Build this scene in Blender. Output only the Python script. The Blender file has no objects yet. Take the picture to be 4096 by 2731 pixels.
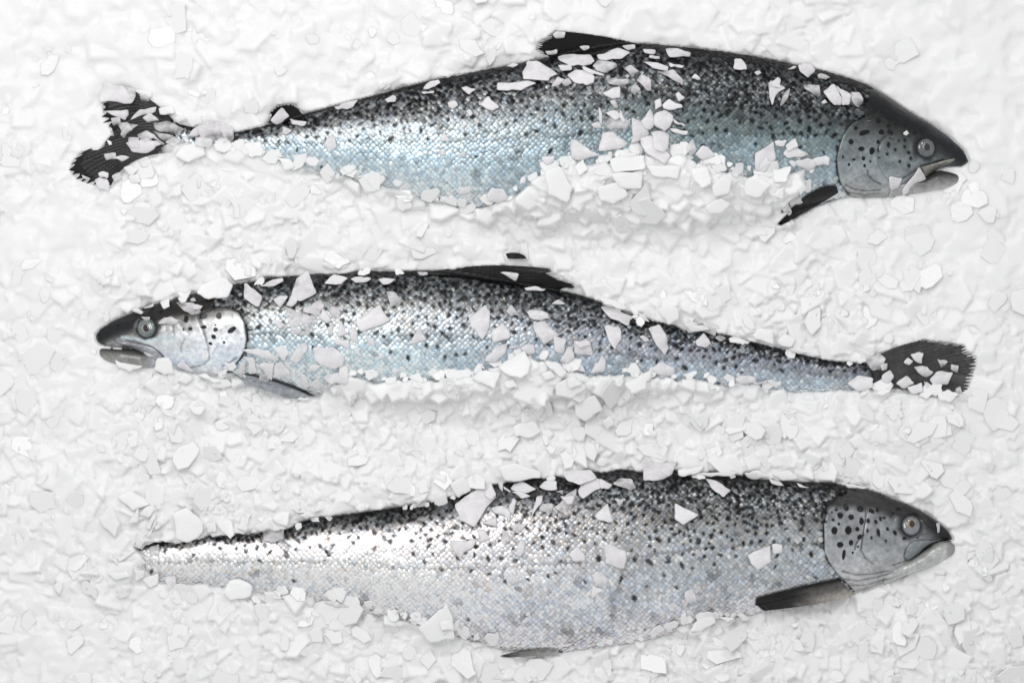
import bpy, math, random
import numpy as np

random.seed(7)
rng = np.random.default_rng(11)
scene = bpy.context.scene
COL = scene.collection

# ---------------------------------------------------------------- camera, world, lamps, exposure
CAM_H = 4.02
cam_data = bpy.data.cameras.new('camera')
cam_data.sensor_width = 36.0
cam_data.lens = 36.0 * 4.0 / 1.024
cam_data.clip_end = 50.0
cam = bpy.data.objects.new('camera', cam_data)
cam.location = (0.0, 0.0, CAM_H)
cam.rotation_euler = (0.0, 0.0, 0.0)
COL.objects.link(cam)
scene.camera = cam

world = bpy.data.worlds.new('World')
scene.world = world
world.use_nodes = True
bg = world.node_tree.nodes['Background']
bg.inputs['Color'].default_value = (0.985, 0.99, 1.0, 1.0)
bg.inputs['Strength'].default_value = 0.63


def area_lamp(name, loc, target, size, power, color, size_y=None):
    ld = bpy.data.lights.new(name, 'AREA')
    ld.energy = power
    ld.color = color
    ld.size = size
    if size_y:
        ld.shape = 'RECTANGLE'
        ld.size_y = size_y
    ob = bpy.data.objects.new(name, ld)
    from mathutils import Vector
    d = Vector(target) - Vector(loc)
    ob.location = loc
    ob.rotation_euler = d.to_track_quat('-Z', 'Y').to_euler()
    COL.objects.link(ob)
    return ob


area_lamp('softbox_lamp', (-0.50, 0.80, 1.80), (-0.08, 0.0, 0.0), 0.8, 14.5, (1.0, 0.992, 0.98), 1.2)
area_lamp('strip_lamp', (0.62, 1.75, 1.8), (0.3, 0.0, 0.0), 0.3, 6.0, (1.0, 1.0, 1.0), 0.3)

vs = scene.view_settings
vs.view_transform = 'Standard'
vs.look = 'None'
vs.exposure = 0.0
vs.gamma = 1.0
vs.use_curve_mapping = False
cy = scene.cycles
cy.use_denoising = True
cy.max_bounces = 6
cy.diffuse_bounces = 4
cy.glossy_bounces = 3
cy.transmission_bounces = 4
cy.transparent_max_bounces = 12
cy.sample_clamp_indirect = 6.0

# ---------------------------------------------------------------- helpers
S = 0.00025            # metres for one pixel of the photograph on the ice


def WX(X):
    return (np.asarray(X, float) - 2048.0) * S


def WY(Y):
    return (1365.5 - np.asarray(Y, float)) * S


ZF = {  # zoom windows used when reading positions: x offset, y offset, factor
    'N': (0, 0, 1.0), 'A': (200, 50, .55272), 'B': (1500, 50, .55272), 'C': (2700, 100, .55272),
    'D': (300, 980, .55272), 'E': (1500, 980, .55272), 'F': (2700, 1080, .55272),
    'G': (200, 1850, .55272), 'H': (1500, 1850, .55272), 'I': (2700, 1830, .55272),
    'P': (3300, 400, .26361), 'Q': (350, 1150, .28696), 'R': (3250, 1920, .30617)}


def Z(k, pts):
    ox, oy, f = ZF[k]
    return [(ox + p[0] * f, oy + p[1] * f) for p in pts]


def pchip(xs, ys):
    xs = np.asarray(xs, float); ys = np.asarray(ys, float)
    h = np.diff(xs); d = np.diff(ys) / h
    m = np.zeros_like(xs)
    for i in range(1, len(xs) - 1):
        if d[i - 1] * d[i] > 0:
            w1 = 2 * h[i] + h[i - 1]; w2 = h[i] + 2 * h[i - 1]
            m[i] = (w1 + w2) / (w1 / d[i - 1] + w2 / d[i])
    m[0] = d[0]; m[-1] = d[-1]

    def f(x):
        x = np.clip(np.asarray(x, float), xs[0], xs[-1])
        i = np.clip(np.searchsorted(xs, x, side='right') - 1, 0, len(xs) - 2)
        t = (x - xs[i]) / h[i]
        t2 = t * t; t3 = t2 * t
        return ((2 * t3 - 3 * t2 + 1) * ys[i] + (t3 - 2 * t2 + t) * h[i] * m[i]
                + (-2 * t3 + 3 * t2) * ys[i + 1] + (t3 - t2) * h[i] * m[i + 1])
    return f


def sstep(a, b, x):
    t = np.clip((np.asarray(x, float) - a) / (b - a), 0, 1)
    return t * t * (3 - 2 * t)


_perm = np.random.default_rng(5).random((256, 256))


def vnoise(x, y):
    xi = np.floor(x).astype(int); yi = np.floor(y).astype(int)
    fx = x - xi; fy = y - yi
    fx = fx * fx * (3 - 2 * fx); fy = fy * fy * (3 - 2 * fy)
    a = _perm[xi % 256, yi % 256]; b = _perm[(xi + 1) % 256, yi % 256]
    c = _perm[xi % 256, (yi + 1) % 256]; d = _perm[(xi + 1) % 256, (yi + 1) % 256]
    return (a * (1 - fx) + b * fx) * (1 - fy) + (c * (1 - fx) + d * fx) * fy


def fbm(X, Y, scale, octv=3, seed=0):
    X = np.asarray(X, float); Y = np.asarray(Y, float)
    s = 0; amp = 0.5; tot = 0
    for o in range(octv):
        s = s + amp * vnoise(X / scale + 17.3 * (o + seed), Y / scale + 9.1 * (o + 3 * seed))
        tot += amp; amp *= 0.5; scale *= 0.5
    return s / tot * 2 - 1       # -1 .. 1


def inpoly(X, Y, poly):
    X = np.asarray(X, float); Y = np.asarray(Y, float)
    r = np.zeros(X.shape, bool)
    n = len(poly)
    for i in range(n):
        x0, y0 = poly[i]; x1, y1 = poly[(i + 1) % n]
        if y0 == y1:
            continue
        c = ((y0 > Y) != (y1 > Y)) & (X < (x1 - x0) * (Y - y0) / (y1 - y0) + x0)
        r ^= c
    return r


def polydist(X, Y, pts):
    X = np.asarray(X, float); Y = np.asarray(Y, float)
    d = np.full(X.shape, 1e9)
    for (x0, y0), (x1, y1) in zip(pts[:-1], pts[1:]):
        dx, dy = x1 - x0, y1 - y0
        t = np.clip(((X - x0) * dx + (Y - y0) * dy) / (dx * dx + dy * dy + 1e-9), 0, 1)
        d = np.minimum(d, np.hypot(X - x0 - t * dx, Y - y0 - t * dy))
    return d


def resample(pts, n):
    p = np.asarray(pts, float)
    L = np.concatenate([[0], np.cumsum(np.hypot(*np.diff(p, axis=0).T))])
    t = np.linspace(0, L[-1], n)
    return np.stack([np.interp(t, L, p[:, 0]), np.interp(t, L, p[:, 1])], 1)


def smooth_curve(pts, n, closed=False):
    """Catmull-Rom through the points, resampled evenly."""
    p = np.asarray(pts, float)
    m = len(p); out = []
    idx = (lambda i: i % m) if closed else (lambda i: min(max(i, 0), m - 1))
    for i in range(m if closed else m - 1):
        a, b, c, d = p[idx(i - 1)], p[idx(i)], p[idx(i + 1)], p[idx(i + 2)]
        for t in np.linspace(0, 1, 12, endpoint=False):
            out.append(0.5 * ((2 * b) + (-a + c) * t + (2 * a - 5 * b + 4 * c - d) * t * t + (-a + 3 * b - 3 * c + d) * t ** 3))
    out.append(p[0] if closed else p[-1])
    r = resample(out, n + 1 if closed else n)
    return r[:-1] if closed else r


def blur(a, s):
    r = max(1, int(3 * s))
    k = np.exp(-0.5 * (np.arange(-r, r + 1) / s) ** 2); k /= k.sum()
    for ax in (0, 1):
        pad = [(0, 0), (0, 0)]; pad[ax] = (r, r)
        b = np.pad(a, pad, mode='edge')
        n = a.shape[ax]
        o = np.zeros_like(a)
        for i, w in enumerate(k):
            o += w * (b[i:i + n] if ax == 0 else b[:, i:i + n])
        a = o
    return a


def new_mesh(name, verts, faces, mat, parent=None, cols=None, smooth=True, origin=None, clear=None):
    """verts (n,3) in world metres; faces list of index tuples or an int array; returns the linked object."""
    v = np.asarray(verts, float)
    if origin is not None:
        v = v - np.asarray(origin)
    me = bpy.data.meshes.new(name)
    if isinstance(faces, np.ndarray):
        nf, k = faces.shape
        me.vertices.add(len(v)); me.vertices.foreach_set('co', v.astype(np.float32).ravel())
        me.loops.add(nf * k); me.loops.foreach_set('vertex_index', faces.astype(np.int32).ravel())
        me.polygons.add(nf)
        me.polygons.foreach_set('loop_start', np.arange(0, nf * k, k, dtype=np.int32))
        me.update(calc_edges=True)
    else:
        me.from_pydata([tuple(p) for p in v], [], faces)
        me.update()
    me.polygons.foreach_set('use_smooth', np.full(len(me.polygons), smooth, dtype=bool))
    if cols is not None:
        c = np.ones((len(v), 4), np.float32); c[:, :3] = cols
        at = me.color_attributes.new('Col', 'FLOAT_COLOR', 'POINT')
        at.data.foreach_set('color', c.ravel())
    if clear is not None:
        at = me.attributes.new('clear', 'FLOAT', 'POINT')
        at.data.foreach_set('value', np.broadcast_to(np.asarray(clear, np.float32), (len(v),)).copy())
    me.materials.append(mat)
    ob = bpy.data.objects.new(name, me)
    COL.objects.link(ob)
    if parent is not None:
        ob.parent = parent
    return ob


def tag(o, label=None, cat=None, group=None, kind=None):
    for k, v in (('label', label), ('category', cat), ('group', group), ('kind', kind)):
        if v:
            o[k] = v
    return o


# ---------------------------------------------------------------- materials
def mat_new(name):
    m = bpy.data.materials.new(name)
    m.use_nodes = True
    nt = m.node_tree
    return m, nt, nt.nodes, nt.links, nt.nodes['Principled BSDF']


def add_bump(nt, bsdf, scale, strength, dist, detail=3.0, coord='Object'):
    N, L = nt.nodes, nt.links
    tc = N.new('ShaderNodeTexCoord')
    nz = N.new('ShaderNodeTexNoise'); nz.inputs['Scale'].default_value = scale; nz.inputs['Detail'].default_value = detail
    bp = N.new('ShaderNodeBump'); bp.inputs['Strength'].default_value = strength; bp.inputs['Distance'].default_value = dist
    L.new(tc.outputs[coord], nz.inputs['Vector'])
    L.new(nz.outputs['Fac'], bp.inputs['Height'])
    L.new(bp.outputs['Normal'], bsdf.inputs['Normal'])
    return tc, nz, bp


def col_mat(name, rough, metal, coat=0.0, spec=0.5, bump=None, mottled=0.25, mscale=260.0):
    m, nt, N, L, b = mat_new(name)
    at = N.new('ShaderNodeVertexColor'); at.layer_name = 'Col'
    nz = N.new('ShaderNodeTexNoise'); nz.inputs['Scale'].default_value = mscale; nz.inputs['Detail'].default_value = 4
    tc = N.new('ShaderNodeTexCoord'); L.new(tc.outputs['Object'], nz.inputs['Vector'])
    mp = N.new('ShaderNodeMapRange')
    mp.inputs['From Min'].default_value = 0.3; mp.inputs['From Max'].default_value = 0.7
    mp.inputs['To Min'].default_value = 1 - mottled; mp.inputs['To Max'].default_value = 1 + mottled
    L.new(nz.outputs['Fac'], mp.inputs['Value'])
    mx = N.new('ShaderNodeVectorMath'); mx.operation = 'SCALE'
    L.new(at.outputs['Color'], mx.inputs[0]); L.new(mp.outputs['Result'], mx.inputs['Scale'])
    L.new(mx.outputs['Vector'], b.inputs['Base Color'])
    b.inputs['Roughness'].default_value = rough
    b.inputs['Metallic'].default_value = metal
    b.inputs['Specular IOR Level'].default_value = spec
    b.inputs['Coat Weight'].default_value = coat
    b.inputs['Coat Roughness'].default_value = 0.07
    if bump:
        add_bump(nt, b, *bump)
    return m


M_SKIN = col_mat('wet_skin', 0.30, 0.25, coat=0.28, spec=0.2, bump=(210.0, 0.35, 0.0014, 4.0), mottled=0.2)
M_SCALE = col_mat('silver_scale', 0.31, 0.58, coat=0.0, spec=0.22, mottled=0.15, mscale=500.0)
M_FIN = col_mat('dark_fin', 0.26, 0.0, coat=0.0, spec=0.25, bump=(500.0, 0.3, 0.001, 3.0))
M_EYE = col_mat('wet_eye', 0.12, 0.2, coat=1.0, mottled=0.3, mscale=900.0)
M_PUPIL = col_mat('eye_pupil', 0.08, 0.0, coat=1.0, mottled=0.0)


def ice_mat(name, base, bump, rough=0.32, sub=0.0, alpha=True, trans=0.42):
    m, nt, N, L, b = mat_new(name)
    at = N.new('ShaderNodeAttribute'); at.attribute_name = 'clear'
    cn = N.new('ShaderNodeTexNoise'); cn.inputs['Scale'].default_value = 70.0; cn.inputs['Detail'].default_value = 2.0
    cr = N.new('ShaderNodeMapRange'); cr.inputs['From Min'].default_value = .35; cr.inputs['From Max'].default_value = .65
    cr.inputs['To Min'].default_value = .45; cr.inputs['To Max'].default_value = 1.35
    tc0 = N.new('ShaderNodeTexCoord'); L.new(tc0.outputs['Object'], cn.inputs['Vector']); L.new(cn.outputs['Fac'], cr.inputs['Value'])
    cm = N.new('ShaderNodeMath'); cm.operation = 'MULTIPLY'
    L.new(at.outputs['Fac'], cm.inputs[0]); L.new(cr.outputs['Result'], cm.inputs[1])
    inv = N.new('ShaderNodeMath'); inv.operation = 'SUBTRACT'; inv.inputs[0].default_value = 1.0
    L.new(cm.outputs['Value'], inv.inputs[1])
    if alpha:
        L.new(inv.outputs['Value'], b.inputs['Alpha'])
    b.inputs['Roughness'].default_value = rough
    b.inputs['IOR'].default_value = 1.31
    if sub:
        b.inputs['Subsurface Weight'].default_value = sub
        b.inputs['Subsurface Radius'].default_value = (1.0, 1.0, 1.0)
        b.inputs['Subsurface Scale'].default_value = 0.006
    tc, nz, bp = add_bump(nt, b, *bump)
    vc = N.new('ShaderNodeVertexColor'); vc.layer_name = 'Col'
    mx = N.new('ShaderNodeMix'); mx.data_type = 'RGBA'; mx.blend_type = 'MULTIPLY'; mx.inputs['Factor'].default_value = 1.0
    mx.inputs['A'].default_value = (*base, 1.0)
    L.new(vc.outputs['Color'], mx.inputs['B'])
    L.new(mx.outputs['Result'], b.inputs['Base Color'])
    tr = N.new('ShaderNodeBsdfTranslucent')
    L.new(mx.outputs['Result'], tr.inputs['Color'])
    ms = N.new('ShaderNodeMixShader'); ms.inputs['Fac'].default_value = trans
    out = [n for n in N if n.type == 'OUTPUT_MATERIAL'][0]
    L.new(b.outputs['BSDF'], ms.inputs[1]); L.new(tr.outputs['BSDF'], ms.inputs[2])
    if trans > 0:
        L.new(ms.outputs['Shader'], out.inputs['Surface'])
    return m


M_FLAKE = ice_mat('ice_flake', (0.955, 0.955, 0.96), (260.0, 0.22, 0.002, 3.0), rough=0.26, sub=0.35, trans=0.0)
M_CRUSH = ice_mat('crushed_ice', (0.905, 0.905, 0.907), (220.0, 0.2, 0.002, 3.0), rough=0.20, alpha=False, trans=0.0)
M_BED = ice_mat('packed_ice', (0.90, 0.90, 0.902), (480.0, 0.16, 0.002, 4.0), rough=0.28, trans=0.0, sub=0.5)

# ---------------------------------------------------------------- the three fish: outlines read from the photograph
class Fish:
    def __init__(s, key, hd, top, bot, thick, zc):
        s.key, s.hd, s.zc = key, hd, zc
        s.top = pchip(*zip(*top)); s.bot = pchip(*zip(*bot))
        s.th = pchip([t[0] for t in thick], [t[1] for t in thick])
        s.x0 = max(top[0][0], bot[0][0]); s.x1 = min(top[-1][0], bot[-1][0])
        s.head_x, s.tail_x = (s.x1, s.x0) if hd > 0 else (s.x0, s.x1)

    def frame(s, X):
        t, b = s.top(X), s.bot(X)
        return (t + b) / 2, np.maximum((b - t) / 2, 0.5), np.maximum(s.th(X), 0.2) * 0.001

    def w(s, X, Y):
        t, b = s.top(X), s.bot(X)
        return (Y - t) / np.maximum(b - t, 1.0)

    def z(s, X, Y):
        yc, a, b = s.frame(X)
        q = np.abs((Y - yc) / a)
        ins = (q < 1) & (X > s.x0) & (X < s.x1)
        zz = s.zc + b * np.power(np.maximum(1 - np.minimum(q, 1) ** 2.3, 0), 1 / 2.1)
        return np.where(ins, zz, -1.0)

    def along(s, X):              # millimetres behind the snout
        return (s.head_x - X) * s.hd * 0.25


F1 = Fish('top', 1,
    [(640, 478), (700, 490), (800, 512), (923, 528), (1000, 514), (1100, 488), (1220, 452), (1300, 430), (1500, 378), (1765, 310), (2020, 262), (2152, 234), (2350, 192), (2550, 170), (2700, 182), (2949, 211), (3192, 256), (3385, 306), (3501, 350), (3640, 438), (3750, 506), (3833, 570), (3866, 606), (3883, 642)],
    [(640, 604), (700, 606), (800, 612), (935, 632), (1100, 664), (1200, 692), (1305, 718), (1500, 775), (1700, 825), (1900, 858), (2100, 882), (2400, 900), (2700, 892), (3000, 866), (3250, 828), (3418, 792), (3550, 788), (3640, 772), (3690, 738), (3725, 702), (3760, 674), (3800, 666), (3850, 665), (3883, 646)],
    [(640, 5), (800, 8), (1000, 13), (1300, 24), (1700, 35), (2200, 43), (2700, 45), (3100, 43), (3400, 38), (3600, 30), (3750, 21), (3840, 12), (3870, 7), (3883, 1.5)], 0.0)
F2 = Fish('middle', -1,
    [(374, 1346), (380, 1328), (394, 1312), (444, 1281), (521, 1249), (615, 1213), (703, 1187), (792, 1166), (919, 1140), (1129, 1108), (1405, 1086), (1693, 1082), (1887, 1100), (2053, 1128), (2290, 1172), (2384, 1200), (2522, 1256), (2650, 1290), (2700, 1300), (2844, 1324), (3010, 1367), (3170, 1406), (3280, 1434), (3430, 1452), (3540, 1440)],
    [(374, 1352), (380, 1366), (410, 1384), (470, 1391), (521, 1396), (560, 1420), (609, 1454), (700, 1478), (797, 1500), (963, 1535), (1200, 1574), (1500, 1602), (1900, 1612), (2300, 1604), (2700, 1582), (3000, 1574), (3200, 1568), (3400, 1562), (3540, 1566)],
    [(374, 1.5), (386, 7), (420, 12), (500, 18), (620, 25), (800, 31), (1000, 35), (1400, 38), (1900, 36), (2400, 29), (2800, 21), (3200, 13), (3400, 9), (3540, 5)], -0.003)
F3 = Fish('bottom', 1,
    [(520, 2172), (637, 2168), (797, 2140), (1000, 2122), (1140, 2106), (1250, 2076), (1500, 2044), (1798, 1988), (1997, 1930), (2451, 1884), (2716, 1880), (2938, 1900), (3142, 1918), (3297, 1930), (3490, 1962), (3584, 1996), (3667, 2032), (3750, 2080), (3794, 2118), (3814, 2146), (3820, 2158)],
    [(520, 2330), (637, 2336), (753, 2342), (946, 2366), (1029, 2386), (1250, 2422), (1416, 2458), (1666, 2530), (1887, 2584), (2050, 2612), (2200, 2618), (2329, 2606), (2605, 2566), (2800, 2512), (3032, 2460), (3253, 2416), (3424, 2376), (3529, 2342), (3600, 2315), (3650, 2262), (3700, 2208), (3740, 2178), (3780, 2168), (3820, 2163)],
    [(520, 7), (640, 10), (900, 16), (1300, 27), (1800, 38), (2300, 44), (2800, 44), (3200, 40), (3400, 36), (3600, 28), (3740, 19), (3800, 10), (3820, 2)], -0.004)
FISH = [F1, F2, F3]

# where each fish shows through the ice (everything else of it lies under the heaped flakes)
V1 = ([(915, 490), (1030, 400), (1230, 400), (1500, 320), (2000, 200), (2140, 40), (2300, 40), (2800, 140), (3400, 230), (3900, 530), (3960, 650),
       (3910, 770), (3760, 782), (3640, 805), (3420, 800), (3370, 790), (3330, 810), (3120, 915), (3095, 890), (3225, 760), (3215, 700)]
      + Z('C', [(1000, 1030), (850, 1060), (700, 1090), (560, 1080), (480, 1080), (370, 1050), (200, 1030), (100, 960)])
      + Z('B', [(2250, 1000), (2100, 1050), (1900, 1040), (1650, 1080), (1430, 1100), (1300, 1120), (1190, 1190), (1050, 1290), (960, 1365), (780, 1415), (600, 1405), (350, 1350), (150, 1275), (0, 1245)])
      + Z('A', [(2000, 1150), (1780, 1090), (1560, 1025), (1320, 985)]))
V1b = [Z('A', [(980, 800), (1150, 800), (1330, 860), (1330, 970), (1150, 960), (980, 940)]),
       Z('A', [(905, 850), (1010, 870), (985, 935), (895, 940)]),
       Z('A', [(430, 900), (800, 930), (760, 1080), (640, 1110), (480, 1060), (400, 995)]),
       Z('A', [(350, 700), (460, 520), (560, 510), (740, 560), (890, 660), (960, 720), (990, 860), (930, 930), (800, 960), (620, 960), (480, 930), (430, 800), (400, 730)]),
       Z('A', [(120, 1130), (230, 995), (400, 995), (480, 1030), (640, 1080), (720, 1180), (640, 1290), (430, 1270), (200, 1215)])]
V2 = (Z('D', [(110, 640), (400, 460), (880, 325), (1100, 290), (1500, 215), (2000, 195), (2352, 170)])
      + Z('E', [(700, 125), (1290, 130), (1310, 200), (1460, 290), (1640, 400), (1660, 440), (1880, 500), (2010, 540), (2100, 560), (2300, 640)])
      + Z('F', [(100, 410), (300, 445), (560, 515), (860, 595), (1050, 645), (1330, 675), (1540, 560), (1810, 480), (2130, 520), (2220, 640), (2200, 760), (2130, 890), (2050, 885), (1800, 880), (1600, 850), (1240, 870), (1000, 880), (660, 850), (600, 820), (420, 820), (0, 800)])
      + Z('E', [(2170, 960), (1900, 970), (1700, 940), (1550, 930), (1300, 870), (1150, 820), (900, 860), (720, 960), (500, 970), (0, 1000)])
      + Z('D', [(2050, 970), (1990, 940), (1760, 1080), (1740, 1115), (1530, 1105), (1250, 1000), (1140, 920), (860, 940), (640, 870), (480, 830), (200, 822), (110, 795)]))
V3 = (Z('G', [(620, 600), (780, 570), (900, 600), (1080, 550), (1180, 520), (1700, 485), (1900, 395), (2352, 350)])
      + Z('H', [(540, 250), (620, 240), (900, 130), (1300, 130), (1700, 70), (2300, 60)])
      + Z('I', [(0, 105), (430, 140), (800, 170), (1080, 182), (1450, 225), (1650, 300), (1900, 420), (2080, 560), (2120, 690), (2060, 750), (1700, 890), (1310, 1020), (1000, 1080), (640, 1125), (300, 1160), (0, 1205)])
      + Z('H', [(2000, 1265), (1500, 1345), (1300, 1385), (1150, 1405), (890, 1420), (930, 1345), (600, 1245), (560, 1165), (300, 1130), (0, 1090)])
      + Z('G', [(2200, 1015), (1900, 960), (1500, 925), (1350, 885), (1000, 905), (780, 920), (700, 800)]))

# fins: base line, middle line, tip line (first ray first), height at base and tip, ragged tips
FINS = [
    (F1, 'tail_fin', [(690, 480), (700, 545), (690, 610)], [(560, 375), (560, 545), (520, 650)],
     [(430, 345), (415, 400), (408, 432), (420, 480), (440, 530), (395, 600), (325, 606), (290, 640), (275, 680), (300, 715), (370, 740), (440, 752)], .012, .010, 26, 18),
    (F1, 'dorsal_fin', Z('B', [(1930, 232), (1600, 312), (1300, 350)]), Z('B', [(1650, 170), (1450, 250), (1260, 315)]),
     Z('B', [(1300, 132), (1255, 180), (1180, 215), (1175, 265), (1215, 305)]), .006, .016, 16, 16),
    (F1, 'adipose_fin', Z('A', [(1570, 800), (1850, 770)]), Z('A', [(1600, 740), (1810, 720)]), Z('A', [(1580, 735), (1640, 680), (1745, 662), (1800, 700)]), .008, .014, 10, 3),
    (F1, 'pectoral_fin', Z('C', [(1165, 1172), (1180, 1215)]), Z('C', [(985, 1215), (1060, 1290)]), Z('C', [(738, 1440), (770, 1452), (810, 1432)]), .020, .012, 10, 6),
    (F2, 'tail_fin', [(3480, 1440), (3490, 1500), (3480, 1568)], [(3590, 1388), (3640, 1480), (3600, 1572)],
     [(3700, 1357), (3760, 1366), (3860, 1380), (3868, 1402), (3905, 1428), (3905, 1470), (3892, 1505), (3884, 1530), (3872, 1560), (3850, 1588), (3780, 1600)], .008, .012, 34, 20),
    (F2, 'dorsal_fin', Z('E', [(330, 205), (700, 240), (1000, 280), (1330, 345)]), Z('E', [(800, 148), (950, 200), (1120, 250), (1370, 310)]),
     Z('E', [(1265, 172), (1285, 190), (1245, 205), (1330, 250), (1440, 285), (1440, 320)]), .006, .012, 16, 8),
    (F2, 'adipose_fin', Z('E', [(1830, 560), (2040, 600)]), Z('E', [(1850, 535), (2010, 570)]), Z('E', [(1862, 528), (1930, 515), (1990, 552)]), .006, .012, 10, 2),
    (F2, 'pectoral_fin', Z('D', [(1225, 930), (1170, 965)]), Z('D', [(1480, 985), (1350, 1045)]), Z('D', [(1745, 1095), (1640, 1098), (1530, 1098)]), .018, .012, 14, 5),
    (F3, 'tail_fin', [(600, 2175), (590, 2255), (600, 2335)], [(480, 2120), (500, 2250), (480, 2380)],
     [(360, 2060), (350, 2130), (400, 2250), (340, 2370), (350, 2440)], .002, .000, 24, 16),
    (F3, 'pectoral_fin', Z('I', [(1170, 872), (1305, 985)]), Z('I', [(900, 928), (1000, 1058)]), Z('I', [(592, 1008), (583, 1060), (635, 1106)]), .026, .022, 18, 6),
    (F3, 'pelvic_fin', Z('H', [(1330, 1352), (1260, 1395)]), Z('H', [(1120, 1352), (1080, 1405)]), Z('H', [(905, 1405), (960, 1412)]), .012, .008, 10, 4),
]

# ---------------------------------------------------------------- height grids, 1 mm cells
GX0, GY0, GS = -800, -680, 4
GNX, GNY = 1425, 1025
gX = GX0 + GS * np.arange(GNX)
gY = GY0 + GS * np.arange(GNY)
GXX, GYY = np.meshgrid(gX, gY)          # rows = Y

fish_id = np.zeros(GXX.shape, np.int8)
FZ = np.full(GXX.shape, -1.0)
for i, f in enumerate(FISH):
    zz = f.z(GXX, GYY)
    m = zz > FZ
    FZ = np.where(m, zz, FZ); fish_id[m] = i + 1
for fin in FINS:
    poly = list(fin[2]) + [fin[3][-1]] + list(fin[4])[::-1] + [fin[3][0]]
    m = inpoly(GXX, GYY, poly) & (FZ < fin[6])
    FZ[m] = fin[6]; fish_id[m] = FISH.index(fin[0]) + 1
jx = 22 * fbm(GXX, GYY, 70, 3, 7); jy = 22 * fbm(GXX, GYY, 70, 3, 8)
VIS = inpoly(GXX + jx, GYY + jy, V1) | inpoly(GXX + jx, GYY + jy, V2) | inpoly(GXX + jx, GYY + jy, V3)
for p in V1b:
    VIS |= inpoly(GXX, GYY, p)
INS = FZ > -0.9
VISF = VIS & INS
# the uneven bed: broad swells, then lumps
H0 = 0.004 + 0.008 * fbm(GXX, GYY, 420, 2, 1) + 0.006 * fbm(GXX, GYY, 130, 2, 2)
H0 = H0 + 0.004 * blur((~INS).astype(float), 14)
C = np.where(INS & ~VIS, FZ + 0.0045 + 0.004 * fbm(GXX, GYY, 60, 2, 3) + .010 * sstep(.2, .95, blur((INS & ~VIS).astype(float), 9)), H0)
Cb = np.maximum(H0, blur(np.maximum(C, H0), 13))
mv = blur(VISF.astype(float), 1.6)
H = np.where(INS & ~VIS, np.maximum(C, Cb - 0.004), Cb)
low = np.minimum(np.where(INS, FZ - 0.012, H0), H0)
H = H * (1 - mv) + low * mv
H = np.where(VISF, np.minimum(H, FZ - 0.003), H)
H = blur(H, 1.0)
H = np.where(VISF, np.minimum(H, FZ - 0.002), H)
def cell(X, Y):
    j = np.clip(np.rint((np.asarray(X) - GX0) / GS).astype(int), 0, GNX - 1)
    i = np.clip(np.rint((np.asarray(Y) - GY0) / GS).astype(int), 0, GNY - 1)
    return i, j


# half-melted plates pressed into the bed, softened where the ice has turned to slush
def calm_at(X, Y):
    c = (sstep(1000, 250, Y) * .75 + .55 * sstep(3300, 3800, X) * sstep(2050, 1600, Y) + .45 * sstep(800, 250, X)
         + .35 * sstep(200, 0, np.abs(Y - 1000)) + .45 * fbm(X, Y, 420, 2, 12))
    return np.clip(c, 0, 1)


def press_plates(N, seed):
    r2 = np.random.default_rng(seed)
    G = H.copy()
    ci = r2.integers(20, GNY - 20, N); cj = r2.integers(20, GNX - 20, N)
    rad = (3.5 + 12.5 * r2.random(N) ** 2) * (1 + .35 * CALM[ci, cj])
    for k in range(N):
        i, j, r = ci[k], cj[k], rad[k]
        if VISF[i, j]:
            continue
        q = int(r * 1.25) + 2
        i0, i1, j0, j1 = max(i - q, 0), min(i + q + 1, GNY), max(j - q, 0), min(j + q + 1, GNX)
        yy = np.arange(i0, i1)[:, None] - i; xx = np.arange(j0, j1)[None] - j
        m = np.full((i1 - i0, j1 - j0), 1e3)
        a0 = r2.uniform(0, 6.28); ns = r2.integers(4, 7)
        for t in range(ns):
            a = a0 + (t + r2.uniform(-.3, .3)) * 6.283 / ns
            m = np.minimum(m, r * r2.uniform(.45, 1.0) - math.cos(a) * xx - math.sin(a) * yy)
        z = H[i, j] + r2.uniform(-.0015, .0030) + (r2.normal(0, .00024) * xx + r2.normal(0, .00024) * yy) * (1 - .5 * CALM[i, j]) + .0019 * (1 - .5 * CALM[i, j]) * np.minimum(m / 1.5, 1)
        G[i0:i1, j0:j1] = np.maximum(G[i0:i1, j0:j1], np.where(m > 0, z, -1))
    return G


CALM = calm_at(GXX, GYY)
G = press_plates(26000, 77)
G = blur(G, 2.8) * CALM * .9 + blur(G, .42) * (1 - CALM * .9)
H = np.where(VISF, np.minimum(np.maximum(H, G - .004), FZ - .002), G)
SUP = np.maximum(H + 0.0012, np.where(VISF, FZ + 0.001, -1.0))     # what a loose flake comes to rest on


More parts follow.
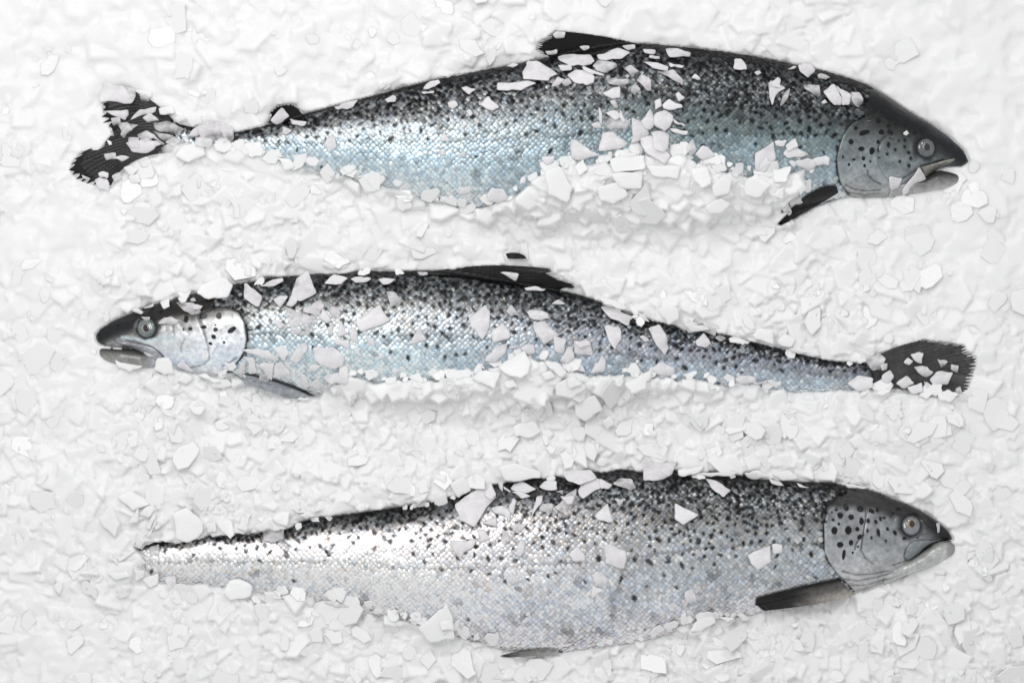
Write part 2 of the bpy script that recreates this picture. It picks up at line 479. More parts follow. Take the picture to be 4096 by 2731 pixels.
# ---------------------------------------------------------------- the packed ice bed
def build_bed():
    ax = np.concatenate([np.arange(-4200, GX0, 90.0), np.arange(GX0, -150, 26.0), np.arange(-150, 4246, 4.5), np.arange(4246, gX[-1], 26.0), np.arange(gX[-1], 8300, 90.0)])
    ay = np.concatenate([np.arange(-4200, GY0, 90.0), np.arange(GY0, -130, 26.0), np.arange(-130, 2861, 4.5), np.arange(2861, gY[-1], 26.0), np.arange(gY[-1], 7000, 90.0)])
    hx, hy = np.meshgrid(ax, ay)
    fj = (hx - GX0) / GS; fi = (hy - GY0) / GS
    j = np.clip(fj.astype(int), 0, GNX - 2); i = np.clip(fi.astype(int), 0, GNY - 2)
    u, v = np.clip(fj - j, 0, 1), np.clip(fi - i, 0, 1)

    def bil(A):
        return (A[i, j] * (1 - u) + A[i, j + 1] * u) * (1 - v) + (A[i + 1, j] * (1 - u) + A[i + 1, j + 1] * u) * v
    far = sstep(0, 120, np.maximum.reduce([GX0 - hx, hx - gX[-1], GY0 - hy, hy - gY[-1]]))
    hz = bil(H) * (1 - far) + (.008 + .010 * fbm(hx, hy, 420, 3, 1)) * far
    thin = np.where(INS, sstep(.0105, .0005, H - FZ), 0.0) * .88
    cl = bil(blur(thin, .8))
    n, m = hz.shape
    vv = np.stack([WX(hx), WY(hy), hz], -1).reshape(-1, 3)
    idx = np.arange(n * m).reshape(n, m)
    f = np.stack([idx[:-1, :-1], idx[1:, :-1], idx[1:, 1:], idx[:-1, 1:]], -1).reshape(-1, 4)
    o = new_mesh('ice_bed', vv, f, M_BED, cols=np.ones((len(vv), 3)), clear=cl.reshape(-1))
    tag(o, 'packed bed of crushed white ice under the fish', 'ice', kind='structure')


build_bed()

# ---------------------------------------------------------------- pigment, with some painted light and shade
RAMPS = {
    'top': dict(
        head=[(0, .009, .010, .012), (.22, .014, .016, .019), (.34, .06, .068, .066), (.45, .14, .165, .17), (.6, .20, .245, .26), (.8, .29, .33, .35), (1, .44, .44, .43)],
        near=[(0, .007, .007, .008), (.14, .011, .013, .015), (.27, .045, .058, .062), (.45, .13, .18, .19), (.62, .20, .29, .32), (.8, .30, .40, .45), (1, .48, .51, .52)],
        far=[(0, .014, .014, .016), (.10, .03, .03, .033), (.24, .15, .155, .165), (.42, .29, .34, .37), (.62, .34, .47, .55), (.82, .46, .57, .62), (1, .60, .61, .60)]),
    'middle': dict(
        head=[(0, .018, .016, .014), (.22, .022, .020, .018), (.30, .16, .155, .15), (.38, .42, .42, .42), (.6, .46, .49, .52), (.8, .45, .52, .60), (1, .5, .5, .5)],
        near=[(0, .013, .013, .014), (.10, .03, .03, .03), (.24, .17, .175, .17), (.42, .36, .40, .42), (.6, .38, .50, .56), (.85, .48, .58, .63), (1, .55, .58, .6)],
        far=[(0, .016, .017, .02), (.14, .05, .056, .07), (.30, .17, .19, .23), (.5, .26, .29, .34), (.75, .32, .41, .48), (1, .45, .5, .53)]),
    'bottom': dict(
        head=[(0, .055, .053, .05), (.16, .06, .06, .058), (.23, .20, .23, .24), (.5, .25, .29, .30), (.75, .36, .40, .40), (1, .50, .50, .48)],
        near=[(0, .02, .02, .02), (.12, .045, .047, .045), (.28, .15, .165, .16), (.48, .27, .32, .33), (.7, .31, .39, .42), (.9, .40, .43, .45), (1, .52, .51, .50)],
        far=[(0, .03, .03, .03), (.09, .10, .10, .10), (.22, .48, .475, .46), (.5, .62, .62, .62), (.75, .48, .53, .60), (1, .56, .56, .57)]),  # silver flank towards the tail, its bright highlight painted into the colour
}
GILL = {
    'top': Z('P', [(560, 250), (400, 345), (240, 550), (180, 720), (145, 900), (165, 1080), (200, 1230), (240, 1310), (380, 1440)]),
    'middle': Z('D', [(1010, 440), (1120, 448), (1190, 480), (1238, 560), (1254, 680), (1240, 760), (1200, 830), (1130, 915), (1060, 950)]),
    'bottom': Z('I', [(1240, 250), (1160, 290), (1095, 360), (1065, 470), (1068, 560), (1070, 680), (1110, 760), (1160, 830), (1240, 910), (1310, 985)])}
# gill cover outlines (closed), behind the cheek
COVER = {
    'top': Z('P', [(400, 350), (640, 300), (900, 300), (960, 480), (850, 600), (790, 760), (780, 960), (880, 1150), (1000, 1320), (800, 1440), (560, 1455), (380, 1440), (240, 1310), (195, 1210), (165, 1080), (145, 900), (180, 720), (240, 550)]),
    'middle': Z('D', [(885, 520), (960, 470), (1070, 445), (1180, 475), (1236, 560), (1253, 680), (1238, 760), (1195, 830), (1125, 905), (1000, 920), (940, 875), (975, 830), (962, 720), (930, 620)]),
    'bottom': Z('I', [(1100, 362), (1180, 300), (1300, 290), (1390, 340), (1385, 400), (1362, 500), (1342, 640), (1332, 700), (1370, 760), (1450, 830), (1480, 900), (1400, 945), (1310, 965), (1240, 905), (1160, 828), (1112, 760), (1072, 680), (1070, 560), (1068, 470)])}
SPOTS = {
    'top': ('P', [(445, 445, 26, 26, 0), (572, 512, 74, 34, -20), (838, 503, 38, 36, 0), (975, 500, 46, 28, 25), (790, 325, 40, 40, 0), (975, 295, 34, 22, 0), (950, 405, 32, 26, 0), (1060, 380, 20, 18, 0), (1195, 395, 18, 18, 0),
                  (368, 650, 34, 38, 0), (525, 755, 40, 32, 0), (690, 788, 36, 50, 10), (783, 650, 26, 30, 0), (943, 688, 27, 38, 0), (790, 770, 18, 26, 0), (928, 830, 22, 27, 20), (1048, 768, 22, 24, 0), (1195, 720, 24, 22, 0), (1255, 802, 28, 26, 0),
                  (1200, 618, 22, 26, 0), (1103, 622, 17, 16, 0), (1020, 612, 14, 14, 0), (975, 595, 12, 12, 0), (1290, 895, 26, 26, 0), (1120, 940, 19, 24, 0), (558, 900, 24, 28, 0), (412, 918, 22, 17, 0), (248, 877, 14, 20, 0), (340, 995, 18, 20, 0),
                  (580, 1010, 18, 24, 0), (798, 887, 17, 14, 0), (668, 945, 14, 16, 0), (908, 965, 12, 12, 0), (190, 660, 16, 24, 0), (1265, 1005, 22, 30, 0), (1355, 510, 34, 26, 0), (1470, 490, 30, 26, 0), (115, 545, 62, 30, -25), (1945, 680, 20, 26, 0), (20, 1255, 16, 22, 20)]),
    'middle': ('Q', [(1380, 440, 32, 42, 0), (1440, 575, 30, 27, 0), (1340, 585, 14, 22, 0), (1798, 585, 28, 27, 0), (1798, 525, 11, 11, 0), (1770, 685, 32, 29, 20), (1630, 550, 40, 22, 0), (2025, 590, 58, 30, -35), (1915, 765, 18, 16, 0), (1725, 780, 28, 18, 20),
                     (1840, 395, 36, 40, 30), (1625, 400, 52, 34, -10), (1155, 250, 42, 22, 0), (1020, 335, 30, 20, 0), (2150, 360, 26, 26, 0), (410, 525, 18, 16, 0), (2255, 590, 12, 22, 0), (120, 680, 10, 10, 0)]),
    'bottom': ('R', [(617, 370, 40, 35, 20), (762, 398, 40, 24, 20), (843, 387, 23, 25, 0), (348, 453, 35, 35, 0), (493, 475, 33, 32, 0), (295, 380, 19, 15, 0), (240, 412, 13, 11, 0), (430, 350, 30, 44, -25), (255, 508, 21, 17, 20), (330, 560, 16, 18, 0), (627, 530, 27, 42, 0), (712, 525, 27, 26, 0),
                       (820, 537, 20, 27, -20), (880, 500, 17, 30, -10), (928, 488, 22, 18, 0), (1050, 435, 18, 18, 0), (1025, 470, 14, 8, 0), (270, 648, 35, 44, 0), (453, 643, 37, 50, 0), (573, 627, 25, 26, 0), (709, 653, 16, 23, 0), (853, 678, 21, 50, -12), (973, 633, 17, 23, -10), (1070, 680, 22, 30, -30), (602, 730, 24, 32, 35), (758, 745, 17, 20, 20),
                       (342, 832, 36, 31, -10), (487, 802, 27, 29, 0), (392, 958, 20, 60, 8), (510, 937, 13, 16, 0), (580, 858, 14, 13, 0), (950, 785, 13, 19, -10), (1195, 755, 28, 22, 0), (1125, 378, 34, 16, 0), (1350, 445, 46, 16, 10), (155, 535, 21, 19, 0), (165, 420, 28, 14, 0), (100, 525, 18, 18, 0), (115, 820, 18, 38, 0), (655, 705, 7, 13, 0), (1370, 750, 10, 8, 0), (25, 1175, 9, 24, 15), (1595, 545, 18, 24, -30)])}
EYES = {'top': (3702, 594, 33), 'middle': (586, 1313, 34), 'bottom': (3644, 2102, 34)}


LINES = {
    'bottom': [Z('R', l) for l in ([(690, 380), (675, 560), (640, 760), (620, 900), (680, 1010), (780, 1090)], [(380, 1180), (560, 1230), (800, 1220), (1000, 1180)], [(400, 1290), (600, 1310), (850, 1260), (1150, 1190)], [(480, 1370), (700, 1370), (1000, 1290), (1250, 1210)], [(1050, 1110), (1200, 1060), (1350, 990)], [(540, 900), (560, 820), (600, 760)])],
    'top': [Z('P', l) for l in ([(960, 470), (850, 590), (800, 700), (780, 780)], [(630, 1080), (640, 1150), (720, 1230), (840, 1280)], [(300, 1290), (420, 1350), (600, 1380), (850, 1360)], [(360, 1400), (600, 1440), (850, 1420)], [(1180, 1190), (1300, 1120), (1400, 1060)], [(490, 270), (640, 240), (790, 180)], [(1450, 1010), (1600, 960), (1800, 910)])],
    'middle': [Z('Q', l) for l in ([(1880, 1100), (2000, 1040), (2090, 980)], [(1440, 1115), (1600, 1080), (1700, 1010)], [(1310, 900), (1310, 820), (1360, 720)], [(1200, 540), (1205, 640)], [(520, 740), (700, 770), (860, 820), (1000, 900), (1060, 960)], [(1290, 500), (1400, 620)], [(1560, 430), (1640, 620), (1690, 830), (1712, 1000)])]}


def line_dist(f, X, Y):
    d = np.full(np.shape(X), 1e9)
    for l in LINES[f.key]:
        d = np.minimum(d, polydist(X, Y, l))
    return d


def ramp(tab, w):
    t = np.asarray(tab, float).copy()
    lu = t[:, 1:].mean(1, keepdims=True)
    t[:, 1:] = (lu + (t[:, 1:] - lu) * .70) * (1 + .18 * sstep(.05, .3, lu))
    return np.stack([np.interp(w, t[:, 0], t[:, k]) for k in (1, 2, 3)], -1)


def head_mask(f, X, Y):
    """1 in front of the gill line, 0 behind it."""
    g = np.asarray(sorted(GILL[f.key], key=lambda p: p[1]))
    gx = np.interp(Y, g[:, 1], g[:, 0])
    top = g[0]
    gx = np.where(Y < top[1], top[0] + (top[1] - Y) * 0.4 * f.hd, gx)
    return sstep(-3, 3, (X - gx) * f.hd), (X - gx) * f.hd


def pigment(f, X, Y, spots=True):
    X = np.asarray(X, float); Y = np.asarray(Y, float)
    r = RAMPS[f.key]
    w = f.w(X, Y)
    wn = w + 0.05 * fbm(X, Y, 160, 3, 1) + 0.02 * fbm(X, Y, 30, 2, 2)
    hm, sd = head_mask(f, X, Y)
    L = abs(f.head_x - f.tail_x)
    u = np.clip((f.head_x - X) * f.hd / L, 0, 1)
    k = sstep(.25, .75, u)[..., None]
    c = ramp(r['near'], wn) * (1 - k) + ramp(r['far'], wn) * k
    full = {'top': (300, 800), 'middle': (1130, 1510), 'bottom': (1925, 2385)}[f.key]
    hw = np.clip((Y - np.interp(X, [f.x0, f.x1], [f.top(f.x0), f.top(f.x1)]) * 0 - f.top(X)) / (full[1] - np.minimum(f.top(X), full[1] - 150)), 0, 1)
    hwn = hw + 0.035 * fbm(X, Y, 70, 3, 4)
    ch = ramp(r['head'], hwn)
    ch = ch * (1 + 0.30 * fbm(X, Y, 26, 3, 5) + .22 * fbm(X, Y, 110, 2, 15))[..., None] * {'top': .74, 'middle': 1.0, 'bottom': .74}[f.key]
    # dark snout and dark ring of the eye socket
    ex, ey, er = EYES[f.key]
    ahead = (X - ex) * f.hd
    dark = sstep(20, 95, ahead + 0.25 * (ey - Y)) * sstep(1.9, 0.6, (Y - f.top(X)) / 60.0 * 0.9)
    de = np.hypot(X - ex, (Y - ey) * 1.05)
    ring = sstep(er * 2.0, er * 1.15, de + 9 * fbm(X, Y, 22, 2, 6))
    dk = np.maximum(dark * 0.9, ring * 0.93)[..., None]
    ch = ch * (1 - dk) + np.array([.016, .018, .022]) * dk
    c = c * (1 - hm)[..., None] + ch * hm[..., None]
    if spots:
        zk, lst = SPOTS[f.key]
        ox, oy, fac = ZF[zk]
        jit = 1 + 0.16 * fbm(X, Y, 9, 2, 8)
        sp = np.zeros(X.shape)
        for (sx, sy, rx, ry, an) in lst:
            cx, cyy = ox + sx * fac, oy + sy * fac
            dx, dy = X - cx, Y - cyy
            a = math.radians(an); ca, sa = math.cos(a), math.sin(a)
            d = np.hypot((dx * ca + dy * sa) / (rx * fac * 1.15), (-dx * sa + dy * ca) / (ry * fac * 1.15)) * jit
            sp = np.maximum(sp, sstep(1.15, 0.85, d))
        c = c * (1 - 0.97 * sp)[..., None] + np.array([.004, .004, .005]) * sp[..., None]
    ld = line_dist(f, X, Y)
    lk = (sstep(5.5, 1.5, ld + 1.5 * fbm(X, Y, 14, 2, 3)) * hm * .6)[..., None]
    c = c * (1 - lk) + c * .22 * lk
    if f.key == 'middle':
        sb = polydist(X, Y, Z('Q', [(480, 700), (640, 715), (800, 750), (1000, 715), (1250, 690)]))
        sk = (sstep(11, 3, sb + 3 * fbm(X, Y, 20, 2, 4)) * .8)[..., None]
        c = c * (1 - sk) + np.array([.46, .54, .58]) * sk
    # dark membrane at the gill cover's rear edge, the gap's shadow painted in with it
    g = polydist(X, Y, GILL[f.key])
    wd = {'top': 3.2, 'middle': 5.5, 'bottom': 2.6}[f.key]
    gl = sstep(wd * 1.6, wd * 0.5, g)[..., None] * 0.9
    c = c * (1 - gl) + np.array([.02, .02, .02]) * gl
    c = c * (1 + {'top': .26, 'middle': .36, 'bottom': 0}[f.key] * sstep(.08, .3, c.mean(-1)))[..., None]
    if f.key == 'bottom':
        c = c * (1 + .46 * sstep(.08, .26, c.mean(-1)))[..., None]
        lu = c.mean(-1, keepdims=True)
        c = (lu + (c - lu) * .65) * np.array([1.01, .985, 1.01])
    return np.clip(c, 0.003, 0.95)


# ---------------------------------------------------------------- bodies
def relief(f, X, Y):
    """small head relief in metres: gill slit, cheek seam, nostril, eye socket"""
    d = polydist(X, Y, GILL[f.key])
    r = -0.0022 * np.exp(-(d / 7.0) ** 2) - 0.0010 * np.exp(-(line_dist(f, X, Y) / 5.0) ** 2)
    ex, ey, er = EYES[f.key]
    de = np.hypot(X - ex, Y - ey)
    r = r - 0.0012 * np.exp(-(de / (er * 1.0)) ** 2) + 0.0010 * np.exp(-((de - er * 1.7) / 12.0) ** 2)
    hm, sd = head_mask(f, X, Y)
    r = r + hm * (0.0006 * fbm(X, Y, 45, 3, 9))
    return r


def build_body(f, root, org):
    L = f.x1 - f.x0
    hx = 640
    if f.hd > 0:
        xs = np.concatenate([np.arange(f.x0, f.x1 - hx, 12.0), np.arange(f.x1 - hx, f.x1 - 40, 4.0), f.x1 - 40 * np.cos(np.linspace(0, math.pi / 2, 16))])
    else:
        xs = np.concatenate([f.x0 + 40 * (1 - np.cos(np.linspace(math.pi / 2, 0, 16)))[::-1], np.arange(f.x0 + 44, f.x0 + hx, 4.0), np.arange(f.x0 + hx, f.x1, 12.0)])
        xs = np.unique(np.round(xs, 3))
    yc, a, b = f.frame(xs)
    nu, nl = 120, 26
    th = np.concatenate([np.linspace(0, math.pi, nu, endpoint=False), np.linspace(math.pi, 2 * math.pi, nl, endpoint=False)])
    ct, st = np.cos(th), np.sin(th)
    q = np.sign(ct) * np.abs(ct) ** (2 / 2.3)
    h = np.sign(st) * np.abs(st) ** (2 / 2.1)
    X = np.repeat(xs[:, None], len(th), 1)
    Y = yc[:, None] - a[:, None] * q[None]
    Zz = f.zc + b[:, None] * h[None]
    up = (h > 0.05)[None]
    Zz = Zz + np.where(up, relief(f, X, Y) * np.clip(b[:, None] / 0.012, 0, 1), 0)
    cols = pigment(f, X, Y)
    hm, sd = head_mask(f, X, Y)
    cols = cols * (0.55 + 0.45 * sstep(-40, 0, sd))[..., None]
    v = np.stack([WX(X), WY(Y), Zz], -1).reshape(-1, 3)
    n, m = X.shape
    idx = np.arange(n * m).reshape(n, m)
    nx = np.roll(idx, -1, 1)
    quads = np.stack([idx[:-1], idx[1:], nx[1:], nx[:-1]], -1).reshape(-1, 4)
    caps = [tuple(idx[0]), tuple(idx[-1][::-1])]
    o = new_mesh('body', v, [tuple(t) for t in quads.tolist()] + caps, M_SKIN, root, cols.reshape(-1, 3), origin=org)
    return o


def patch(name, f, root, org, outline, lift, mat, nr=26, nt=120, colfn=None, power=6.0, sink=0.0015, extra=None, dome=0.0):
    """a plate lying on the head: outline in photo pixels, raised by lift, its rim tucked into the skin"""
    ol = smooth_curve(outline, nt, closed=True)
    c = ol.mean(0)
    rr = np.concatenate([np.linspace(0.02, 0.9, nr), [0.94, 0.97, 0.99, 1.0]])
    X = c[0] + (ol[None, :, 0] - c[0]) * rr[:, None]
    Y = c[1] + (ol[None, :, 1] - c[1]) * rr[:, None]
    yc, a, b = f.frame(X)
    qq = np.clip(np.abs((Y - yc) / a), 0, 0.985)
    zb = f.zc + b * np.power(1 - qq ** 2.3, 1 / 2.1) + relief(f, X, Y) * 0.3
    R = rr[:, None] + 0 * X
    lf = lift * np.sqrt(np.clip(1 - R ** power, 0, 1)) - sink * (R >= 0.999) + dome * (1 - R ** 2)
    if extra is not None:
        lf = lf + extra(X, Y)
    v = np.stack([WX(X), WY(Y), zb + lf], -1).reshape(-1, 3)
    cols = (colfn(X, Y, R) if colfn else pigment(f, X, Y)).reshape(-1, 3)
    n, m = X.shape
    idx = np.arange(n * m).reshape(n, m); nx = np.roll(idx, -1, 1)
    area = sum(ol[i - 1, 0] * ol[i, 1] - ol[i, 0] * ol[i - 1, 1] for i in range(len(ol)))
    q = np.stack([idx[:-1], idx[1:], nx[1:], nx[:-1]], -1).reshape(-1, 4)
    cap = tuple(idx[0][::-1])
    if area > 0:
        q = q[:, ::-1]; cap = cap[::-1]
    q = q[:, ::-1]; cap = cap[::-1]
    return new_mesh(name, v, [tuple(t) for t in q.tolist()] + [cap], mat, root, cols, origin=org)


def build_jaw(f, root, org, top, bot, thick, zc, dk):
    tp, bt = pchip(*zip(*top)), pchip(*zip(*bot))
    x0, x1 = top[0][0], top[-1][0]
    u = np.linspace(0, 1, 60)
    u = np.sin(u * math.pi / 2) if f.hd > 0 else 1 - np.cos(u * math.pi / 2)
    xs = x0 + (x1 - x0) * u
    a = np.maximum((bt(xs) - tp(xs)) / 2, 0.4); yc = (bt(xs) + tp(xs)) / 2
    b = np.interp(xs, [t[0] for t in thick], [t[1] for t in thick]) * 0.001
    th = np.linspace(0, 2 * math.pi, 56, endpoint=False)
    ct, st = np.cos(th), np.sin(th)
    X = np.repeat(xs[:, None], len(th), 1)
    Y = yc[:, None] - a[:, None] * np.sign(ct) * np.abs(ct) ** .85
    Zz = zc + b[:, None] * np.sign(st) * np.abs(st) ** .9
    w = (Y - tp(X)) / np.maximum(bt(X) - tp(X), 1)
    c = ramp(dk, np.clip(w + 0.08 * fbm(X, Y, 24, 3, 3), 0, 1))
    tip = sstep(45, 5, np.abs(X - f.head_x))[..., None] * 0.55
    c = c * (1 - tip) + np.array([.10, .10, .095]) * tip
    bl = sstep(300, 190, np.abs(X - f.head_x))[..., None]
    c = c * bl + pigment(f, X, np.minimum(Y, bt(X))) * (1 - bl)
    c = c * (1 + 0.2 * fbm(X, Y, 14, 3, 7))[..., None]
    v = np.stack([WX(X), WY(Y), Zz], -1).reshape(-1, 3)
    n, m = X.shape
    idx = np.arange(n * m).reshape(n, m); nx = np.roll(idx, -1, 1)
    q = np.stack([idx[:-1], idx[1:], nx[1:], nx[:-1]], -1).reshape(-1, 4)
    return new_mesh('lower_jaw', v, [tuple(t) for t in q.tolist()] + [tuple(idx[0]), tuple(idx[-1][::-1])], M_SKIN, root, c.reshape(-1, 3), origin=org)


def disc(name, f, org, parent, cx, cyy, rx, ry, an, zbase, height, mat, colfn, tiltx=0.0, nr=10, nt=40, ring=None):
    """domed disc (eye, iris, pupil)"""
    rr = np.linspace(0.0 if ring is None else ring, 1.0, nr)
    rr[0] = max(rr[0], 0.03)
    t = np.linspace(0, 2 * math.pi, nt, endpoint=False)
    R = rr[:, None] + 0 * t[None]
    lx, ly = rr[:, None] * np.cos(t)[None] * rx, rr[:, None] * np.sin(t)[None] * ry
    ca, sa = math.cos(math.radians(an)), math.sin(math.radians(an))
    X = cx + lx * ca - ly * sa; Y = cyy + lx * sa + ly * ca
    Zz = zbase(X, Y) + height * np.sqrt(np.clip(1 - 0.98 * R ** 2, 0, 1))
    v = np.stack([WX(X), WY(Y), Zz], -1).reshape(-1, 3)
    n, m = X.shape
    idx = np.arange(n * m).reshape(n, m); nx = np.roll(idx, -1, 1)
    q = np.stack([idx[:-1], nx[:-1], nx[1:], idx[1:]], -1).reshape(-1, 4)
    cap = [tuple(idx[0])] if ring is None else []
    return new_mesh(name, v, [tuple(x) for x in q.tolist()] + cap, mat, parent, colfn(R, t[None] + 0 * R).reshape(-1, 3), origin=org)


def build_eye(f, root, org, sclera, gold, irisr, pupr, offx, offy):
    ex, ey, er = EYES[f.key]
    yc, a, b = f.frame(np.array([ex])); yc, a, b = float(yc[0]), float(a[0]), float(b[0])
    z0 = f.z(np.array([float(ex)]), np.array([float(ey)]))[0]
    sy = (f.z(np.array([float(ex)]), np.array([ey + 20.0]))[0] - f.z(np.array([float(ex)]), np.array([ey - 20.0]))[0]) / 40
    sx = (f.z(np.array([ex + 20.0]), np.array([float(ey)]))[0] - f.z(np.array([ex - 20.0]), np.array([float(ey)]))[0]) / 40
    pl = lambda dz: (lambda X, Y: z0 + dz + sx * (X - ex) + sy * (Y - ey))

    def ecol(R, t):
        n = fbm(ex + R * np.cos(t) * 30, ey + R * np.sin(t) * 30, 9, 3, 2)
        k = sstep(1.0, 0.72, R)[..., None]
        return (np.array(sclera) * (1 + 0.35 * n)[..., None]) * k + np.array([.02, .023, .028]) * (1 - k)
    eye = disc('eye', f, org, root, ex, ey, er * 1.14, er * 1.14, 0, pl(-0.0008), 0.0042, M_EYE, ecol)

    def icol(R, t):
        n = fbm(ex + np.cos(t) * 60, ey + np.sin(t) * 60 + R * 4, 8, 3, 4)
        k = sstep(0.95, 0.7, R)[..., None]
        return np.clip((np.array(gold) * k + np.array(sclera) * 0.75 * (1 - k)) * (1 + 0.4 * n)[..., None], .01, .9)
    disc('iris', f, org, eye, ex + offx, ey + offy, irisr, irisr * .96, 0, pl(0.0024), 0.0013, M_EYE, icol)
    disc('pupil', f, org, eye, ex + offx + 1, ey + offy, pupr, pupr * 1.15, -15, pl(0.0034), 0.0007, M_PUPIL, lambda R, t: np.zeros(R.shape + (3,)) + np.array([.006, .007, .010]))


FIN_COL = {'tail_fin': ((.010, .010, .011), (.014, .014, .015)), 'dorsal_fin': ((.008, .008, .009), (.004, .004, .005)), 'adipose_fin': ((.010, .010, .011), (.005, .005, .006)),
           'pectoral_fin': ((.012, .012, .013), (.008, .008, .009)), 'pelvic_fin': ((.35, .35, .34), (.03, .03, .03))}


def build_fin(fin, root, org):
    f, name, base, mid, tip, zb, zt, nray, rag = fin
    sub = 3
    nr = nray * sub + 1
    P0, P1, P2 = resample(base, nr), resample(mid, nr), resample(tip, nr)
    r2 = np.random.default_rng(len(name) * 7 + int(base[0][0]))
    # ragged tips: rays end unevenly, the membrane between them is torn back
    d = P2 - P1; d /= np.hypot(d[:, 0], d[:, 1])[:, None] + 1e-9
    ray = (np.arange(nr) % sub == 0)
    ext = np.where(ray, r2.uniform(0.0, 1.0, nr), r2.uniform(-1.4, -0.2, nr)) * rag
    P2 = P2 + d * ext[:, None]
    T = np.linspace(0, 1, 15)
    t = T[:, None, None]
    # quadratic through mid at t = .5
    B = P0[None] * (2 * (t - .5) * (t - 1)) + P1[None] * (-4 * t * (t - 1)) + P2[None] * (2 * t * (t - .5))
    X, Y = B[..., 0], B[..., 1]
    corr = np.where(ray, 1.0, -0.4)[None] * 0.00025
    z = zb + (zt - zb) * T[:, None] + corr * (1 - 0.3 * T[:, None]) + 0.0012 * fbm(X, Y, 90, 2, 5)
    if name in ('pectoral_fin', 'dorsal_fin', 'pelvic_fin', 'adipose_fin'):      # stay clear of the flank the fin lies on
        fz = f.z(X, Y)
        yc, a, b = f.frame(X)
        z = np.where(fz > -.9, np.maximum(z, fz + 0.0022), z)
    thk = 0.0011 - 0.0006 * T[:, None] + 0 * X
    n, m = X.shape
    s = np.linspace(0, 1, m)[None] + 0 * X
    cb, ct = FIN_COL[name]
    col = np.array(cb) * (1 - T[:, None, None]) + np.array(ct) * T[:, None, None] + np.zeros(X.shape + (3,))
    streak = 1 + 0.4 * r2.uniform(-.6, 1.2, m)[None] * (0.5 + 0.5 * T[:, None]) + 0.4 * fbm(X, Y, 30, 3, 6)
    col = col * np.clip(streak, .35, 3)[..., None]
    if f.key == 'bottom' and name == 'pectoral_fin':
        nn = .12 * fbm(X, Y, 40, 3, 1)
        k = (sstep(.08, .3, s) * sstep(.70, .30, T[:, None] + nn))[..., None]
        col = col * (1 - k) + np.array([.10, .095, .09]) * np.clip(streak, .5, 1.6)[..., None] * k
        k = (sstep(.40, .95, s + nn) * sstep(.75, .15, T[:, None] + nn))[..., None]
        col = col * (1 - k) + np.array([.40, .375, .34]) * np.clip(.9 + .3 * (streak - 1), .6, 1.2)[..., None] * k
    if f.key == 'middle' and name == 'pectoral_fin':
        k = sstep(.10, .26, s)[..., None] * np.ones_like(col)
        col = col * (1 - k) + np.array([.34, .36, .39]) * (1 - .25 * fbm(X, Y, 25, 2, 3))[..., None] * k
    if f.key == 'middle' and name == 'tail_fin':
        col = col + 0.034 * np.clip(streak, .4, 2)[..., None]
    up = np.stack([WX(X), WY(Y), z + thk], -1).reshape(-1, 3)
    dn = np.stack([WX(X), WY(Y), z - thk], -1).reshape(-1, 3)
    idx = np.arange(n * m).reshape(n, m)
    q = np.stack([idx[:-1, :-1], idx[1:, :-1], idx[1:, 1:], idx[:-1, 1:]], -1).reshape(-1, 4)
    # orientation so that the upper sheet faces up
    e1 = up[q[0, 1]] - up[q[0, 0]]; e2 = up[q[0, 3]] - up[q[0, 0]]
    A0 = np.cross(up[q[len(q) // 2, 1]] - up[q[len(q) // 2, 0]], up[q[len(q) // 2, 3]] - up[q[len(q) // 2, 0]])[2]
    if A0 < 0:
        q = q[:, ::-1]
    bord = np.concatenate([idx[0, :-1], idx[:-1, -1], idx[-1, :0:-1], idx[:0:-1, 0]])
    N = n * m
    side = [(int(bord[i]), int(bord[(i + 1) % len(bord)]), int(bord[(i + 1) % len(bord)]) + N, int(bord[i]) + N) for i in range(len(bord))]
    faces = [tuple(x) for x in q.tolist()] + [tuple(x) for x in (q[:, ::-1] + N).tolist()] + side
    return new_mesh(name, np.concatenate([up, dn]), faces, M_FIN, root, np.concatenate([col, col]).reshape(-1, 3), origin=org)


# ---------------------------------------------------------------- scales: overlapping plates in diagonal rows
_ring = [(1.0, 0), (.62, .40), (.05, .52), (-.45, .34), (-.45, -.34), (.05, -.52), (.62, -.40)]
SCALE_LOC = np.array([(x, y, 0.0) for x, y in _ring] + [(.30 + (x - .30) * .55, y * .55, .052) for x, y in _ring] + [(.30, 0, .075)])
SCALE_TRI = np.array([t for i in range(7) for t in ((i, (i + 1) % 7, 7 + (i + 1) % 7), (i, 7 + (i + 1) % 7, 7 + i), (7 + i, 7 + (i + 1) % 7, 14))])
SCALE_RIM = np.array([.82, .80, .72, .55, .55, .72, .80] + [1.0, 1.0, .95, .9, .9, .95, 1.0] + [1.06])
NSV = 15


REACH = {'top': ([0, .2, .45, .6, .85, 1], [.62, .64, .50, .44, .56, .6]), 'middle': ([0, .2, .5, .8, 1], [.62, .50, .55, .55, .4]), 'bottom': ([0, .18, .45, .7, 1], [.72, .66, .52, .40, .34])}


